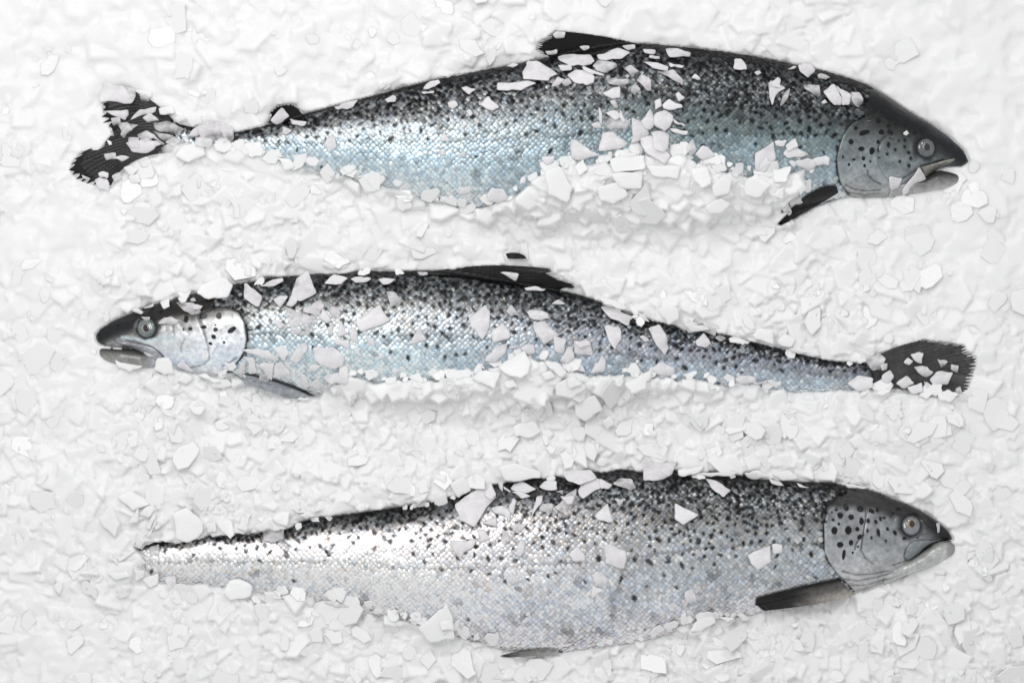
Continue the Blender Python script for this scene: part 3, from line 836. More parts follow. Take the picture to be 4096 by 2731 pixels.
def build_scales(f, root, org, seed):
    r2 = np.random.default_rng(seed)
    dx, dv = 10.8, 0.0055           # column pitch in photo pixels, row pitch in metres
    xs = np.arange(f.x0 + 10, f.x1 - 60, dx)
    PX, PY = [], []
    for k, x in enumerate(xs):
        yc, a, b = f.frame(np.array([x])); yc, a, b = float(yc[0]), float(a[0]), float(b[0])
        th = np.linspace(0.06, math.pi - 0.06, 400)
        ct, st = np.cos(th), np.sin(th)
        Yt = yc - a * np.sign(ct) * np.abs(ct) ** (2 / 2.3)
        Zt = b * np.abs(st) ** (2 / 2.1)
        arc = np.concatenate([[0], np.cumsum(np.hypot(np.diff(Yt * S), np.diff(Zt)))])
        ac = np.interp(math.pi / 2, th, arc)
        j = np.arange(-36, 37) + 0.5 * (k % 2)
        v = ac + j * dv
        v = v[(v > 0) & (v < arc[-1])]
        PY.append(np.interp(v, arc, Yt)); PX.append(np.full(len(v), x))
    X = np.concatenate(PX); Y = np.concatenate(PY)
    X = X + r2.normal(0, 1.5, len(X)) + 8 * fbm(X, Y, 90, 2, 2); Y = Y + r2.normal(0, 1.5, len(X)) + 8 * fbm(X, Y, 90, 2, 6)
    hm, sd = head_mask(f, X, Y)
    i, j = cell(X, Y)
    seen = blur(VIS.astype(float), 6)[i, j] > 0.08
    keep = (sd < -4) & seen
    X, Y = X[keep], Y[keep]
    n = len(X)
    e = 6.0
    z0 = f.z(X, Y)
    zx = (f.z(X + e, Y) - f.z(X - e, Y)) / (2 * e * S)
    ya, yb_ = np.maximum(Y - e, f.top(X) + .6), np.minimum(Y + e, f.bot(X) - .6)
    zy = (f.z(X, yb_) - f.z(X, ya)) / (np.maximum(yb_ - ya, 1) * S)
    zx = np.clip(zx, -1.5, 1.5); zy = np.clip(zy, -5, 5)
    # world frame: x right, y up (= -Y)
    nrm = np.stack([-zx, zy, np.ones(n)], -1); nrm /= np.linalg.norm(nrm, axis=1)[:, None]
    tail = np.zeros((n, 3)); tail[:, 0] = -f.hd
    tail -= (tail * nrm).sum(1)[:, None] * nrm; tail /= np.linalg.norm(tail, axis=1)[:, None]
    acr = np.cross(nrm, tail)
    # random set of each plate
    p = r2.normal(0.075, 0.028, n); rl = r2.normal(0, 0.05, n); yw = r2.normal(0, 0.14, n)
    t2 = tail * np.cos(p)[:, None] + nrm * np.sin(p)[:, None]
    n2 = nrm * np.cos(p)[:, None] - tail * np.sin(p)[:, None]
    a2 = acr * np.cos(rl)[:, None] + n2 * np.sin(rl)[:, None]
    n2 = n2 * np.cos(rl)[:, None] - acr * np.sin(rl)[:, None]
    t3 = t2 * np.cos(yw)[:, None] + a2 * np.sin(yw)[:, None]
    a2 = a2 * np.cos(yw)[:, None] - t2 * np.sin(yw)[:, None]
    Lx = 0.0043 * r2.normal(1, .08, n); Wd = 0.0058 * r2.normal(1, .05, n)
    cen = np.stack([WX(X), WY(Y), z0], -1) + nrm * 0.0005
    V = (cen[:, None] + SCALE_LOC[None, :, 0, None] * Lx[:, None, None] * t3[:, None]
         + SCALE_LOC[None, :, 1, None] * Wd[:, None, None] * a2[:, None]
         + SCALE_LOC[None, :, 2, None] * Lx[:, None, None] * n2[:, None] * 0.9)
    # pigment: plate colour, darker rim, dusky seams on the back, black freckles
    w = f.w(X, Y)
    c = pigment(f, X, Y)
    lum = c.mean(1)
    backness = sstep(.30, .06, lum)
    bright = np.exp(r2.normal(0, .15, n)) * (1 + 0.25 * fbm(X, Y, 120, 3, 3)) * (1 - .45 * sstep(.42, .62, fbm(X, Y, 55, 3, 21)))
    silver = np.array([.50, .53, .55])[None] * (r2.uniform(.12, 1.0, n) ** 1.5)[:, None]
    if f.key == 'top':
        cz = sstep(2300, 2900, X)[:, None]
        silver = silver * (1 - .5 * cz)
    kk = (backness * 0.72 * sstep(0.0, 0.13, w))[:, None]
    lat = np.abs(Y - (f.top(X) + .49 * (f.bot(X) - f.top(X))) + 5 * fbm(X, Y, 300, 2, 14))
    bright = bright * (1 - .38 * sstep(8, 3, lat))
    cc = c * bright[:, None] * (1 - kk) + silver * kk
    tint = r2.normal(0, .035, n)
    cc = cc * np.stack([1 - tint, np.ones(n), 1 + tint], -1)
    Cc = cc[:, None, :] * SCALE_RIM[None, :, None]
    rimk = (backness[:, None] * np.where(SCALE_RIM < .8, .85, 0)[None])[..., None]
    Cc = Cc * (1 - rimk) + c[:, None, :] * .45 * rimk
    # spots: scattered singly, thinning out towards the belly
    cX = r2.uniform(f.x0, f.x1, 14000); cY = r2.uniform(0, 1, 14000)
    cY = f.top(cX) + cY * (f.bot(cX) - f.top(cX))
    cw = f.w(cX, cY) + 0.09 * fbm(cX, cY, 180, 2, 5)
    cu = np.clip((f.head_x - cX) * f.hd / abs(f.head_x - f.tail_x), 0, 1)
    rc = np.interp(cu, REACH[f.key][0], REACH[f.key][1])
    pr = np.interp(cw / rc, [0, .3, .6, .85, 1.0, 1.35], [1, 1, .62, .17, .04, .002])
    dm = np.interp(cw / rc, [0, .4, 1], [18, 20, 36]) * r2.uniform(.75, 1.4, 14000)
    acc = []
    for q in np.where(r2.random(14000) < pr)[0]:
        if all((cX[q] - x) ** 2 + (cY[q] - y) ** 2 > dm[q] ** 2 for x, y in acc):
            acc.append((cX[q], cY[q]))
    VXp = V[..., 0] / S + 2048.0; VYp = 1365.5 - V[..., 1] / S
    wgt = np.zeros((n, NSV))
    for x, y in acc:
        m = (np.abs(X - x) < 45) & (np.abs(Y - y) < 45)
        rx, ry = np.exp(r2.normal(1.92, .24)), np.exp(r2.normal(2.02, .24))
        ka = r2.uniform(.88, 1.0)
        sh = r2.normal(0, .35)
        ddx, ddy = VXp[m] - x, VYp[m] - y
        d = np.hypot((ddx + sh * ddy) / rx, ddy / ry)
        wgt[m] = np.maximum(wgt[m], sstep(1.5, .95, d) * ka)
    blk = np.array([.004, .004, .005])
    Cc = Cc * (1 - wgt[..., None] * .97) + blk * wgt[..., None] * .97
    Cc = np.clip(Cc, .003, .92)
    # the 300 plates that show largest are parts of their own
    covered = (SUP[cell(X, Y)] - FZ[cell(X, Y)]) > .0015
    score = nrm[:, 2] * Lx * Wd * (1 - .5 * covered) * VIS[cell(X, Y)]
    order = np.argsort(-score)
    own = np.zeros(n, bool); own[order[:300]] = True
    rest = np.where(~own)[0]
    vv = V[rest].reshape(-1, 3)
    ff = (SCALE_TRI[None] + NSV * np.arange(len(rest))[:, None, None]).reshape(-1, 3)
    if f.hd > 0:
        pass
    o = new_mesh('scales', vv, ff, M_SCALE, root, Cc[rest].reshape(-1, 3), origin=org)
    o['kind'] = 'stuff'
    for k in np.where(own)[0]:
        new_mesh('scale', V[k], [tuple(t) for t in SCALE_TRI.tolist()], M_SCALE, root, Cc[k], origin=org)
    return n


MAXILLA = {
    'top': Z('P', [(1990, 880), (1850, 905), (1660, 960), (1520, 1000), (1450, 1030), (1480, 1100), (1510, 1190), (1560, 1190), (1700, 1080), (1830, 985), (1960, 930)]),
    'middle': Z('D', [(262, 682), (340, 700), (470, 715), (560, 740), (625, 790), (655, 850), (610, 870), (520, 830), (420, 770), (330, 725)]),
    'bottom': Z('I', [(1945, 588), (1880, 600), (1790, 592), (1710, 608), (1665, 665), (1652, 715), (1668, 742), (1710, 738), (1770, 700), (1830, 645), (1890, 620)])}


def maxcol(f):
    base = {'top': (.30, .29, .26), 'middle': (.42, .43, .47), 'bottom': (.26, .29, .30)}[f.key]

    def fn(X, Y, R):
        n = fbm(X, Y, 22, 3, 6)
        rim = sstep(.86, .99, R)[..., None]
        c = np.array(base) * (1 + .35 * n)[..., None]
        return np.clip(c * (1 - .8 * rim) + np.array([.02, .022, .026]) * .8 * rim, .01, .9)
    return fn


JAWS = {
    'top': ([(3560, 700), (3690, 712), (3734, 690), (3767, 680), (3800, 684), (3839, 695), (3856, 703), (3864, 714)], [(3560, 792), (3640, 784), (3750, 762), (3810, 750), (3839, 738), (3856, 726), (3864, 716)],
            [(3560, 14), (3660, 19), (3750, 18), (3830, 12), (3864, 3)], .004, [(0, .03, .03, .03), (.25, .05, .05, .05), (.5, .20, .20, .195), (1, .45, .45, .44)]),
    'middle': ([(381, 1398), (390, 1391), (420, 1388), (470, 1391), (521, 1396), (640, 1416)], [(381, 1404), (390, 1424), (410, 1444), (470, 1464), (560, 1476), (640, 1480)],
               [(381, 2), (400, 10), (480, 16), (560, 16), (640, 10)], .002, [(0, .03, .028, .025), (.2, .07, .07, .065), (.38, .17, .17, .155), (1, .38, .38, .37)]),
    'bottom': ([(3540, 2270), (3640, 2238), (3700, 2203), (3740, 2174), (3775, 2164), (3808, 2164), (3830, 2176), (3843, 2194)], [(3540, 2342), (3640, 2300), (3750, 2263), (3800, 2234), (3833, 2213), (3840, 2204), (3843, 2197)],
               [(3540, 10), (3620, 19), (3700, 19), (3810, 12), (3843, 2)], .003, [(0, .12, .12, .115), (.12, .33, .34, .32), (.4, .42, .43, .415), (1, .50, .505, .50)])}
EYEPAR = {'top': ((.125, .14, .15), (.34, .30, .2), 19, 13, 2, -4), 'middle': ((.19, .225, .23), (.36, .36, .27), 22, 13, -1, -1), 'bottom': ((.22, .235, .26), (.36, .27, .13), 22, 12, 1, -9)}
FISH_LABEL = {
    'top': 'dark-backed salmon with its mouth open, topmost of the three on the ice',
    'middle': 'slim silver salmon with its head to the left, between two other salmon',
    'bottom': 'deep-bodied silver salmon with closed mouth, lowest of the three on the ice'}
ROOT = {}
for fi, f in enumerate(FISH):
    xm = (f.x0 + f.x1) / 2
    org = np.array([float(WX(xm)), float(WY((f.top(xm) + f.bot(xm)) / 2)), float(f.zc - f.th(xm) * .001)])
    root = bpy.data.objects.new('salmon', None)
    root.location = org
    root.empty_display_size = 0.05
    COL.objects.link(root)
    tag(root, FISH_LABEL[f.key], 'fish', 'whole salmon laid on crushed ice')
    ROOT[f.key] = (root, org)
    build_body(f, root, org)

    def seam(X, Y, f=f):
        return 0.0009 * fbm(X, Y, 60, 3, 9) - 0.0009 * np.exp(-(line_dist(f, X, Y) / 5.0) ** 2)
    patch('gill_cover', f, root, org, COVER[f.key], 0.0020, M_SKIN, nr=60, nt=240, power=40.0, sink=0.003, extra=seam)
    patch('upper_jaw', f, root, org, MAXILLA[f.key], 0.0022, M_SKIN, nr=12, nt=72, colfn=maxcol(f), power=5.0, sink=0.002, dome=0.0008)
    jt = JAWS[f.key]
    build_jaw(f, root, org, *jt)
    ep = EYEPAR[f.key]
    build_eye(f, root, org, *ep)
    for fin in FINS:
        if fin[0] is f:
            fo = build_fin(fin, root, org)
            if f.key == 'middle' and fin[1] == 'dorsal_fin':
                tipfin = (f, 'dorsal_fin', Z('E', [(945, 62), (960, 96)]), Z('E', [(1020, 55), (1020, 100)]), Z('E', [(1085, 78), (1100, 98)]), .014, .014, 4, 2)
                ft = build_fin(tipfin, fo, org)
                ft.name = 'fin_tip'
    build_scales(f, root, org, 100 + fi)

# ---------------------------------------------------------------- loose ice flakes, read one by one from the photograph (g = thin and grey)
FLAKES = {
'A': """1590,780 1680,685 1735,750 1640,815|1730,765 1860,790 1840,825 1750,810|1680,820 1755,855 1710,890 1680,880|1980,960 2020,890 2070,900 2080,980 2020,1020
355,580 380,490 520,525 590,590 620,600 590,660 420,640 350,650|545,530 610,550 620,600 580,620 g|600,560 735,570 735,610 690,625 g|395,710 560,700 565,740 540,780 440,740|570,780 640,700 770,680 760,720 640,750
660,760 720,720 790,780 700,795|780,690 890,675 905,730 790,740|895,760 960,740 985,770 920,800|500,880 560,800 640,810 560,870 530,910 g|740,790 850,780 970,840 920,890 850,870 760,850 g|670,870 700,855 830,950 820,962
730,850 900,890 830,940 g|830,940 900,890 945,940 890,970 g|340,1160 380,1145 420,1160 415,1200 350,1190|220,1170 290,1200 270,1220 230,1200 g|315,1210 350,1190 415,1205 430,1300 350,1280|450,1050 510,1030 575,1045 520,1080
1000,880 1030,840 1110,805 1130,840 1060,900 980,890|1100,770 1230,780 1270,870 1250,950 1100,930 1060,850 g|2050,680 2150,640 2230,630 2190,690 2080,705|1640,1050 1740,1060 1780,1120 1700,1150|540,940 700,900 810,950 700,1020 590,1010|900,1040 960,960 1090,930 1130,1030 1000,1090|480,800 560,790 600,850 520,880 g|620,880 700,850 760,900 680,950 g|560,900 640,900 650,980 570,970 g|430,760 500,750 510,800 450,820 g|560,1180 640,1160 660,1230 580,1240 g|380,1020 470,1010 480,1060 400,1070 g|640,590 700,590 720,640 660,650 g|980,760 1090,750 1110,800 1020,830 g|1225,800 1320,820 1325,930 1250,950 g|1050,900 1180,915 1160,985 1050,965 g|520,1120 580,1100 640,1130 590,1190 g|440,1180 500,1150 520,1210 460,1230 g""",
'B': """1065,440 1100,350 1180,350 1325,455 1265,480 1255,505 1070,490|885,515 1110,500 1170,520 1060,575 880,570|1320,320 1420,300 1560,308 1590,360 1560,385 1420,395 1330,350|1600,310 1760,255 1850,295 1780,345 1620,350|1570,395 1610,350 1740,370 1755,400 1670,450 1600,430 g
1385,460 1450,420 1560,430 1590,480 1580,520 1530,540 1440,520|1320,385 1420,378 1425,425 1345,432|1500,395 1660,455 1655,470 1560,455 1500,420|1660,480 1830,490 1840,520 1770,550 1690,530 g|1635,595 1770,545 1775,630 1710,640|1795,410 1850,385 1910,435 1850,470 g
1885,500 1920,455 1985,480 1995,580 1960,580 g|1940,365 2000,365 2120,400 2115,435 2010,415|2120,370 2235,395 2220,412 2130,405|1935,268 2030,272 2025,310 1950,300|2100,265 2130,258 2285,290 2280,325 2125,330|1985,310 2060,325 2055,345 1980,335|2040,440 2160,420 2225,500 2220,545 2150,500 g
755,675 820,610 905,695 850,725|620,545 735,560 680,605|345,555 380,505 460,485 475,510 440,535 380,560|335,575 430,570 425,590 345,595|70,630 130,595 155,610 150,650 90,655|525,660 580,640 605,680 570,710 535,695|660,720 690,705 710,745 685,765|470,940 500,870 550,945|465,1010 495,990 515,1040 475,1050|608,1040 640,1010 660,1020 650,1060
595,1310 640,1270 695,1255 690,1310 630,1325|808,1325 840,1275 930,1280 970,1350 900,1390 820,1370|1405,980 1430,925 1530,985 1620,1045 1450,1085 1420,1070|1200,1055 1300,1045 1290,1090 1240,1120|1640,810 1720,755 1850,805 1800,895 1700,870 g|1640,880 1720,870 1830,960 1770,1000 1610,1015|1850,770 1930,810 1985,895 1845,965
1910,920 2000,900 2130,1050 2090,1115 1960,1040 1915,970|1990,880 2080,865 2130,890 2110,1000 2080,1030 2010,1000|1915,800 1985,705 2010,760 2010,840 1980,865 1940,850|2010,750 2090,715 2155,760 2130,840 2090,875 2010,830|2070,680 2120,635 2215,680 2220,700 2150,720 2080,710|1615,690 1640,740 1635,840 1615,790|1665,740 1700,720 1750,720 1780,770 1735,795 1700,770|1770,710 1810,800 1790,810 1760,760|1560,820 1620,800 1640,850 1580,850
2015,650 2060,630 2070,690 2020,720|2165,600 2190,585 2240,630 2190,660|2150,780 2240,825 2235,838 2155,812|2120,850 2260,870 2250,900 2150,880|1690,1070 1940,1045 1945,1150 1720,1175|1220,1180 1330,1120 1430,1280 1390,1390 1250,1330|1270,550 1320,470 1370,490 1330,540 g|1285,165 1310,135 1380,140 1370,185 1310,190 g|1475,245 1550,240 1555,260 1510,280 g|1785,240 1880,230 1885,265 1830,280 g
1340,510 1400,480 1425,520 1380,550 g|945,385 1000,360 1040,375 1000,400|480,455 520,442 555,455 530,475|1850,540 1890,530 1920,570 1880,615 1845,590 g|2285,480 2310,450 2350,480 2340,500|155,1350 240,1335 275,1410 200,1445 160,1420|1700,1180 1930,1150 1920,1290 1760,1280|1950,1120 2200,1130 2180,1220 2000,1200|1440,1130 1500,1070 1540,1150 1470,1200|1600,1280 1760,1240 1830,1330 1720,1400 1620,1370|1230,280 1320,265 1320,300 1250,310 g|1690,650 1730,640 1760,700 1730,710 g""",
'C': """415,325 430,245 480,245 515,300 515,330 470,335|565,350 605,335 622,355 590,375|665,430 690,410 795,465 720,520 690,600|680,430 740,382 760,400 755,470 700,455|825,460 800,560 745,605 770,520 g|890,290 930,275 990,280 1020,330 960,390 900,340|810,325 860,295 885,300 850,325|1030,355 1060,350 1125,380 1090,400 1035,390 g|915,440 1040,440 1045,530 1000,520 930,470 g
1265,490 1330,490 1360,545 1320,612 1270,560 g|1160,440 1270,510 1250,590 1195,590 1200,540|1060,490 1145,428 1205,545 1190,590 1140,590|1045,575 1075,545 1095,570 1065,580|110,395 140,362 180,405 160,412|565,940 700,850 720,980 640,1080 570,1060|705,850 800,840 780,890 715,885|765,940 840,870 960,945 920,965 800,975|785,880 860,825 880,890 800,930
970,985 1080,950 1110,970 1105,1025 980,1020|860,990 980,980 1010,1030 960,1070 870,1030|480,1180 500,1130 570,1090 680,1170 600,1260 490,1240|690,1060 830,1030 790,1150 700,1150|1640,1200 1760,1030 1825,1120 1780,1180 1650,1235|1640,790 1670,765 1690,790 1665,808|135,945 190,880 230,890 290,960 180,990|175,1010 280,1000 350,1020 200,1028|65,900 120,830 150,920 100,970 g
390,1090 430,1010 490,1000 480,1080 430,1120|870,1200 910,1155 945,1200 890,1240|670,1240 770,1180 770,1275|250,1030 350,1010 370,1060 290,1090|100,1050 220,1040 250,1160 180,1200 110,1120|1540,1100 1640,1110 1620,1180 1560,1200|250,1180 340,1090 400,1130 380,1230 270,1260|820,1280 900,1240 930,1290 840,1320|200,1330 320,1260 390,1300 330,1370 240,1380""",
'D': """880,350 905,290 1060,225 1145,290 1110,380 960,395|1220,270 1300,320 1360,370 1340,450 1290,430 1225,385|1335,300 1420,250 1500,235 1510,260 1440,300|1570,350 1600,240 1680,180 1730,300 1755,350 1640,410 1575,390|1435,390 1490,365 1550,370 1490,460|1530,440 1580,350 1620,400 1580,450|1515,440 1610,480 1770,535 1690,660 1590,640 1550,570 g|1650,480 1780,390 1815,440 1760,520 g|1770,530 1800,455 1865,545 1830,570
1825,455 1900,445 1930,490 1920,550 1870,530 g|2030,560 2210,430 2290,545 2070,630|1900,670 1930,540 1980,650|1830,600 1880,560 1870,660 1840,650|1975,610 2030,590 2060,710 2010,700|2095,640 2170,690 2180,740 2130,720|1870,680 1990,685 2000,760 1890,720|1725,740 1880,735 1955,800 1950,870 1880,900 1780,870 1740,830|1440,745 1510,720 1560,780 1520,845|1555,830 1610,725 1680,700 1690,760 1610,860
1215,760 1330,745 1410,760 1490,835 1370,825|1240,815 1300,810 1325,925 1260,935|1180,920 1200,850 1240,850 1220,960 1190,960|1450,860 1500,840 1575,930 1480,970 1440,960|1325,870 1360,850 1450,850 1425,985|1330,940 1400,930 1410,980 1330,1010 g|1640,930 1670,935 1700,1030 1650,1040|1690,890 1720,860 1785,870 1740,920 1700,910|1790,950 1900,920 1985,930 1980,1000 1850,1010|1710,990 1760,970 1790,1000 1770,1050 1720,1045
565,900 590,815 680,810 720,930 640,940|725,870 780,840 860,920 800,910|725,410 850,415 900,440 920,490 850,510 770,460 g|855,465 880,425 930,440 915,465|400,470 440,450 495,485 475,505|480,455 560,420 565,445 500,460|600,570 640,525 700,515 755,545 740,570 650,570 g|470,515 545,520 540,545 510,550 g|1800,280 1870,210 1980,240 1900,290|1990,245 2060,225 2150,240 2110,270 2030,275|2195,255 2260,235 2320,250 2260,290 g
280,820 480,800 490,880 390,920 300,880|1600,1120 1620,1095 1710,1105 1650,1130|490,770 570,800 520,830|980,1030 1010,960 1110,970 1140,1020 1060,1040|880,940 940,925 1060,990 1010,1000|830,390 860,378 880,405 840,410 g|1480,560 1560,590 1520,620 1470,600 g|1440,560 1480,545 1530,575 1490,610|730,980 790,920 860,960 800,1010""",
'E': """675,525 800,430 835,480 830,590 780,690 690,590|840,620 930,565 985,650 970,680 850,710|80,335 150,340 200,410 120,455 g|20,245 150,245 120,275 60,290|240,720 325,595 380,690 290,715|945,480 990,430 1045,510 980,515 g|1140,580 1210,545 1270,600 1340,650 1260,700 1220,720 1150,620|1095,480 1130,465 1250,490 1265,530 1200,550 1120,530|1290,655 1385,680 1365,790 1295,770
1435,690 1560,690 1580,800 1440,785|1440,700 1540,685 1565,720 1480,745|1335,840 1390,735 1430,735 1445,820 1380,860|1555,930 1640,790 1670,830 1660,920|1655,580 1770,590 1785,680 1735,760 1690,700|1910,660 1940,650 1990,690 1950,705|1975,600 2060,570 2110,650 2125,750 2095,800 2010,680|1610,375 1700,390 1830,450 1810,470 1660,430|1630,445 1700,440 1880,520 1835,590 1700,530|900,195 1045,205 1020,265
1080,310 1160,295 1240,320 1210,335 1090,330|1275,425 1330,390 1385,430 1310,432|790,840 860,740 960,710 950,780 870,850|890,880 1000,810 1080,760 1130,850 1110,930 1060,965 940,930|1050,750 1090,715 1150,715 1165,780 1110,800|965,735 1050,725 1040,745 970,752|700,960 750,910 910,915 870,1040 780,1000|930,990 1000,960 1040,1030 950,1035|1225,840 1310,840 1390,920 1350,960 1260,890|1425,915 1480,850 1530,920
1200,930 1270,900 1310,950 1230,980|2000,890 2075,840 2170,890 2165,940 2090,950 2010,920|1715,990 1800,925 1790,1010 1760,1030|1800,1000 2000,900 1960,1040 1850,1080|1300,1000 1440,940 1530,1030 1430,1110 1310,1090|1440,1140 1590,1080 1650,1190 1520,1280 1450,1230|2040,470 2110,440 2190,450 2200,540 2120,580|2230,570 2330,560 2352,620 2270,640 g|120,910 170,890 190,920 140,940|300,190 380,195 380,215 320,222 g|1000,1310 1150,1270 1210,1350 1120,1400 1010,1380|1640,1270 1700,1230 1740,1300 1680,1340|1380,960 1440,950 1500,1010 1400,1040|1900,490 1960,500 1990,560 1950,550""",
'F': """145,515 210,450 265,530 225,565 160,550|430,790 480,760 580,770 600,820 480,830|565,815 700,790 650,820 580,832|1380,660 1480,595 1530,640 1500,720 1430,730 g|1485,690 1540,670 1540,720 1500,730|1500,760 1560,720 1590,770 1550,840 1500,800|1250,820 1330,760 1440,780 1445,850 1330,880|1730,700 1800,690 1880,740 1820,780 1760,740 g|1705,610 1770,590 1805,600 1790,680 1740,660|1655,670 1690,630 1730,660 1700,690
1845,790 1900,730 2020,740 1980,830 1870,830|1900,640 1985,660 1930,710 g|1600,820 1680,760 1740,820 1650,860|2000,680 2060,690 2050,750 2000,720 g|560,470 600,420 720,430 720,540 580,500|740,520 800,460 880,500 850,560 770,550|60,390 200,400 260,430 110,450|290,490 330,465 375,490 340,520 g|1680,850 1790,810 1800,880 1720,900|1800,800 1860,850 1830,870 g|2030,860 2070,840 2090,900 2040,900 g|1900,890 1980,860 2060,900 1990,960 1910,940|820,570 900,560 1000,600 900,610|1310,650 1380,630 1390,660 1340,680""",
'G': """880,370 990,320 1110,430 1110,500 1000,580 910,550 900,430|1195,420 1250,370 1320,420 1340,520 1310,550 1230,480|1530,500 1690,480 1690,560 1600,580 1540,560 g|1350,470 1400,420 1440,470 1420,500 g|1600,400 1660,350 1740,350 1720,460 1640,440|1300,850 1370,840 1465,890 1450,970 1300,1000 1250,930|690,470 760,350 770,390 720,490|700,535 750,440 770,400 765,450 720,540|755,460 870,395 840,440 760,490
610,570 640,520 700,560 640,630 g|350,400 440,300 510,440 470,540 380,460|480,690 620,620 600,650 500,720|630,710 660,680 700,720 650,760 g|410,690 440,650 500,740|560,440 640,320 640,430|640,380 700,310 760,320 720,400|480,250 580,200 730,300 600,350|1120,440 1200,430 1210,500 1140,510 g|1470,460 1560,430 1600,470 1520,500 g|660,840 780,800 780,880 720,910|410,800 560,780 590,820 480,850|610,770 690,780 680,830 620,860|210,785 360,790 350,815 210,805|820,830 900,820 910,880 850,920 g|700,620 780,590 790,660 720,680 g|1800,380 1870,350 1920,390 1850,410 g""",
'H': """575,300 690,220 840,140 880,245 720,460 610,410|835,140 880,230 840,270 790,230|980,180 1060,130 1170,190 1100,220 990,200|985,210 1060,205 1130,240 1060,260|1185,175 1230,130 1315,130 1320,195 1240,200|1465,205 1510,120 1650,120 1640,180 1500,260|1295,320 1380,230 1460,180 1430,320 1385,385 g|1335,235 1440,235 1430,290 1390,300|840,320 920,305 980,350 980,420 940,380 860,360|960,330 1000,250 1025,270 1000,380
1130,390 1170,240 1215,235 1205,290 1160,340|1185,345 1200,290 1290,290 1280,360 g|540,550 640,560 735,545 710,610 650,640 625,685 560,620|735,480 790,475 840,545 770,570|775,430 880,380 885,455 830,450|915,480 965,490 955,650 930,610 g|1030,580 1050,555 1085,560 1080,640 1050,675 1015,660|985,440 1110,430 1060,490 1000,490 g|1585,380 1680,285 1725,425 1610,410|1400,650 1460,595 1520,660 1520,700 1430,705
1650,600 1690,575 1810,630 1820,680 1800,760 1665,720|1570,800 1610,770 1690,840 1670,900 1590,870 g|1560,980 1570,880 1650,905|2165,285 2340,370 2225,445 2160,400|2230,930 2290,895 2330,990 2250,1015|965,800 1000,785 1045,850 1010,885 975,860 g|310,1190 430,1090 520,1010 570,1120 570,1200 580,1270 400,1300|470,1140 560,1120 575,1200 480,1205|615,1145 650,1150 635,1230 620,1210|965,1270 1010,1235 1020,1270 980,1310
1725,250 1800,265 1770,320 g|1715,150 1770,110 1860,115 1890,180 1850,200 g|1940,130 1940,0 2190,0 2150,90 2050,130|2190,50 2350,30 2330,90 2220,100|890,140 930,130 925,215 900,190|925,165 985,205 975,215 930,190|620,450 690,460 660,500 g|500,510 530,460 550,500 g|1300,205 1360,195 1360,230 g|1620,110 1720,160 1690,190 1630,185|890,30 1010,0 1200,60 1200,110 1010,140 940,130|1350,60 1560,50 1610,110 1480,160 1390,130|540,150 640,90 700,200 600,260|1730,450 1785,460 1780,520 1745,510 g|255,270 310,245 350,270 320,305|1060,670 1080,700 1070,720 1055,710""",
'I': """220,150 300,165 405,235 345,285 260,220|515,695 680,625 690,745 590,805 540,760|690,615 770,620 765,680 700,690|20,90 210,55 190,100 60,140 25,130|170,110 470,100 420,130 250,140 g|100,1255 150,1180 280,1130 300,1190 180,1260|445,1130 490,1120 550,1170 500,1190|680,150 760,170 795,205 700,190|880,180 980,220 900,215|1230,190 1400,215 1380,230 1250,220|310,1150 440,1160 380,1195|1895,475 1925,470 1920,540 1900,545 g|500,110 600,90 690,140 560,165|700,120 830,90 900,150 780,170"""}

PLACED = []                      # (polygon in photo px, thickness m, clear)
for zk in 'ABCDEFGHI':
    for item in FLAKES[zk].replace('\n', '|').split('|'):
        toks = item.split()
        g = toks[-1] == 'g'
        if g:
            toks = toks[:-1]
        PLACED.append((np.array(Z(zk, [tuple(map(float, t.split(','))) for t in toks])), g))


def area2(p):
    x, y = p[:, 0], p[:, 1]
    return 0.5 * np.sum(x * np.roll(y, -1) - np.roll(x, -1) * y)


def chip_outline(p, r2):
    """break the straight edges a little and soften the corners"""
    out = []
    n = len(p)
    for i in range(n):
        a, b = p[i], p[(i + 1) % n]
        L = np.hypot(*(b - a))
        e = (b - a) / max(L, 1e-6); nr = np.array([e[1], -e[0]])
        cut = min(0.12 * L, 5.0)
        out.append(a + e * cut)
        k = 2 if L > 45 else 1
        for j in range(1, k + 1):
            t = j / (k + 1)
            out.append(a + (b - a) * t + nr * r2.normal(0, min(0.035 * L, 2.6)) + e * r2.normal(0, .05 * L))
        out.append(b - e * cut)
    return np.array(out)


ORD = ['first', 'second', 'third', 'fourth', 'fifth', 'sixth', 'seventh', 'eighth', 'ninth', 'tenth', 'eleventh', 'twelfth', 'thirteenth', 'fourteenth', 'fifteenth', 'sixteenth', 'seventeenth', 'eighteenth', 'nineteenth']
TENS = {2: ('twenty', 'twentieth'), 3: ('thirty', 'thirtieth'), 4: ('forty', 'fortieth'), 5: ('fifty', 'fiftieth'), 6: ('sixty', 'sixtieth'), 7: ('seventy', 'seventieth'), 8: ('eighty', 'eightieth'), 9: ('ninety', 'ninetieth')}


def ordinal(n):
    if n > 99:
        return 'hundred-and-' + ordinal(n - 100) if n > 100 else 'hundredth'
    if n < 20:
        return ORD[n - 1]
    t, u = divmod(n, 10)
    return TENS[t][1] if u == 0 else TENS[t][0] + '-' + ORD[u - 1]


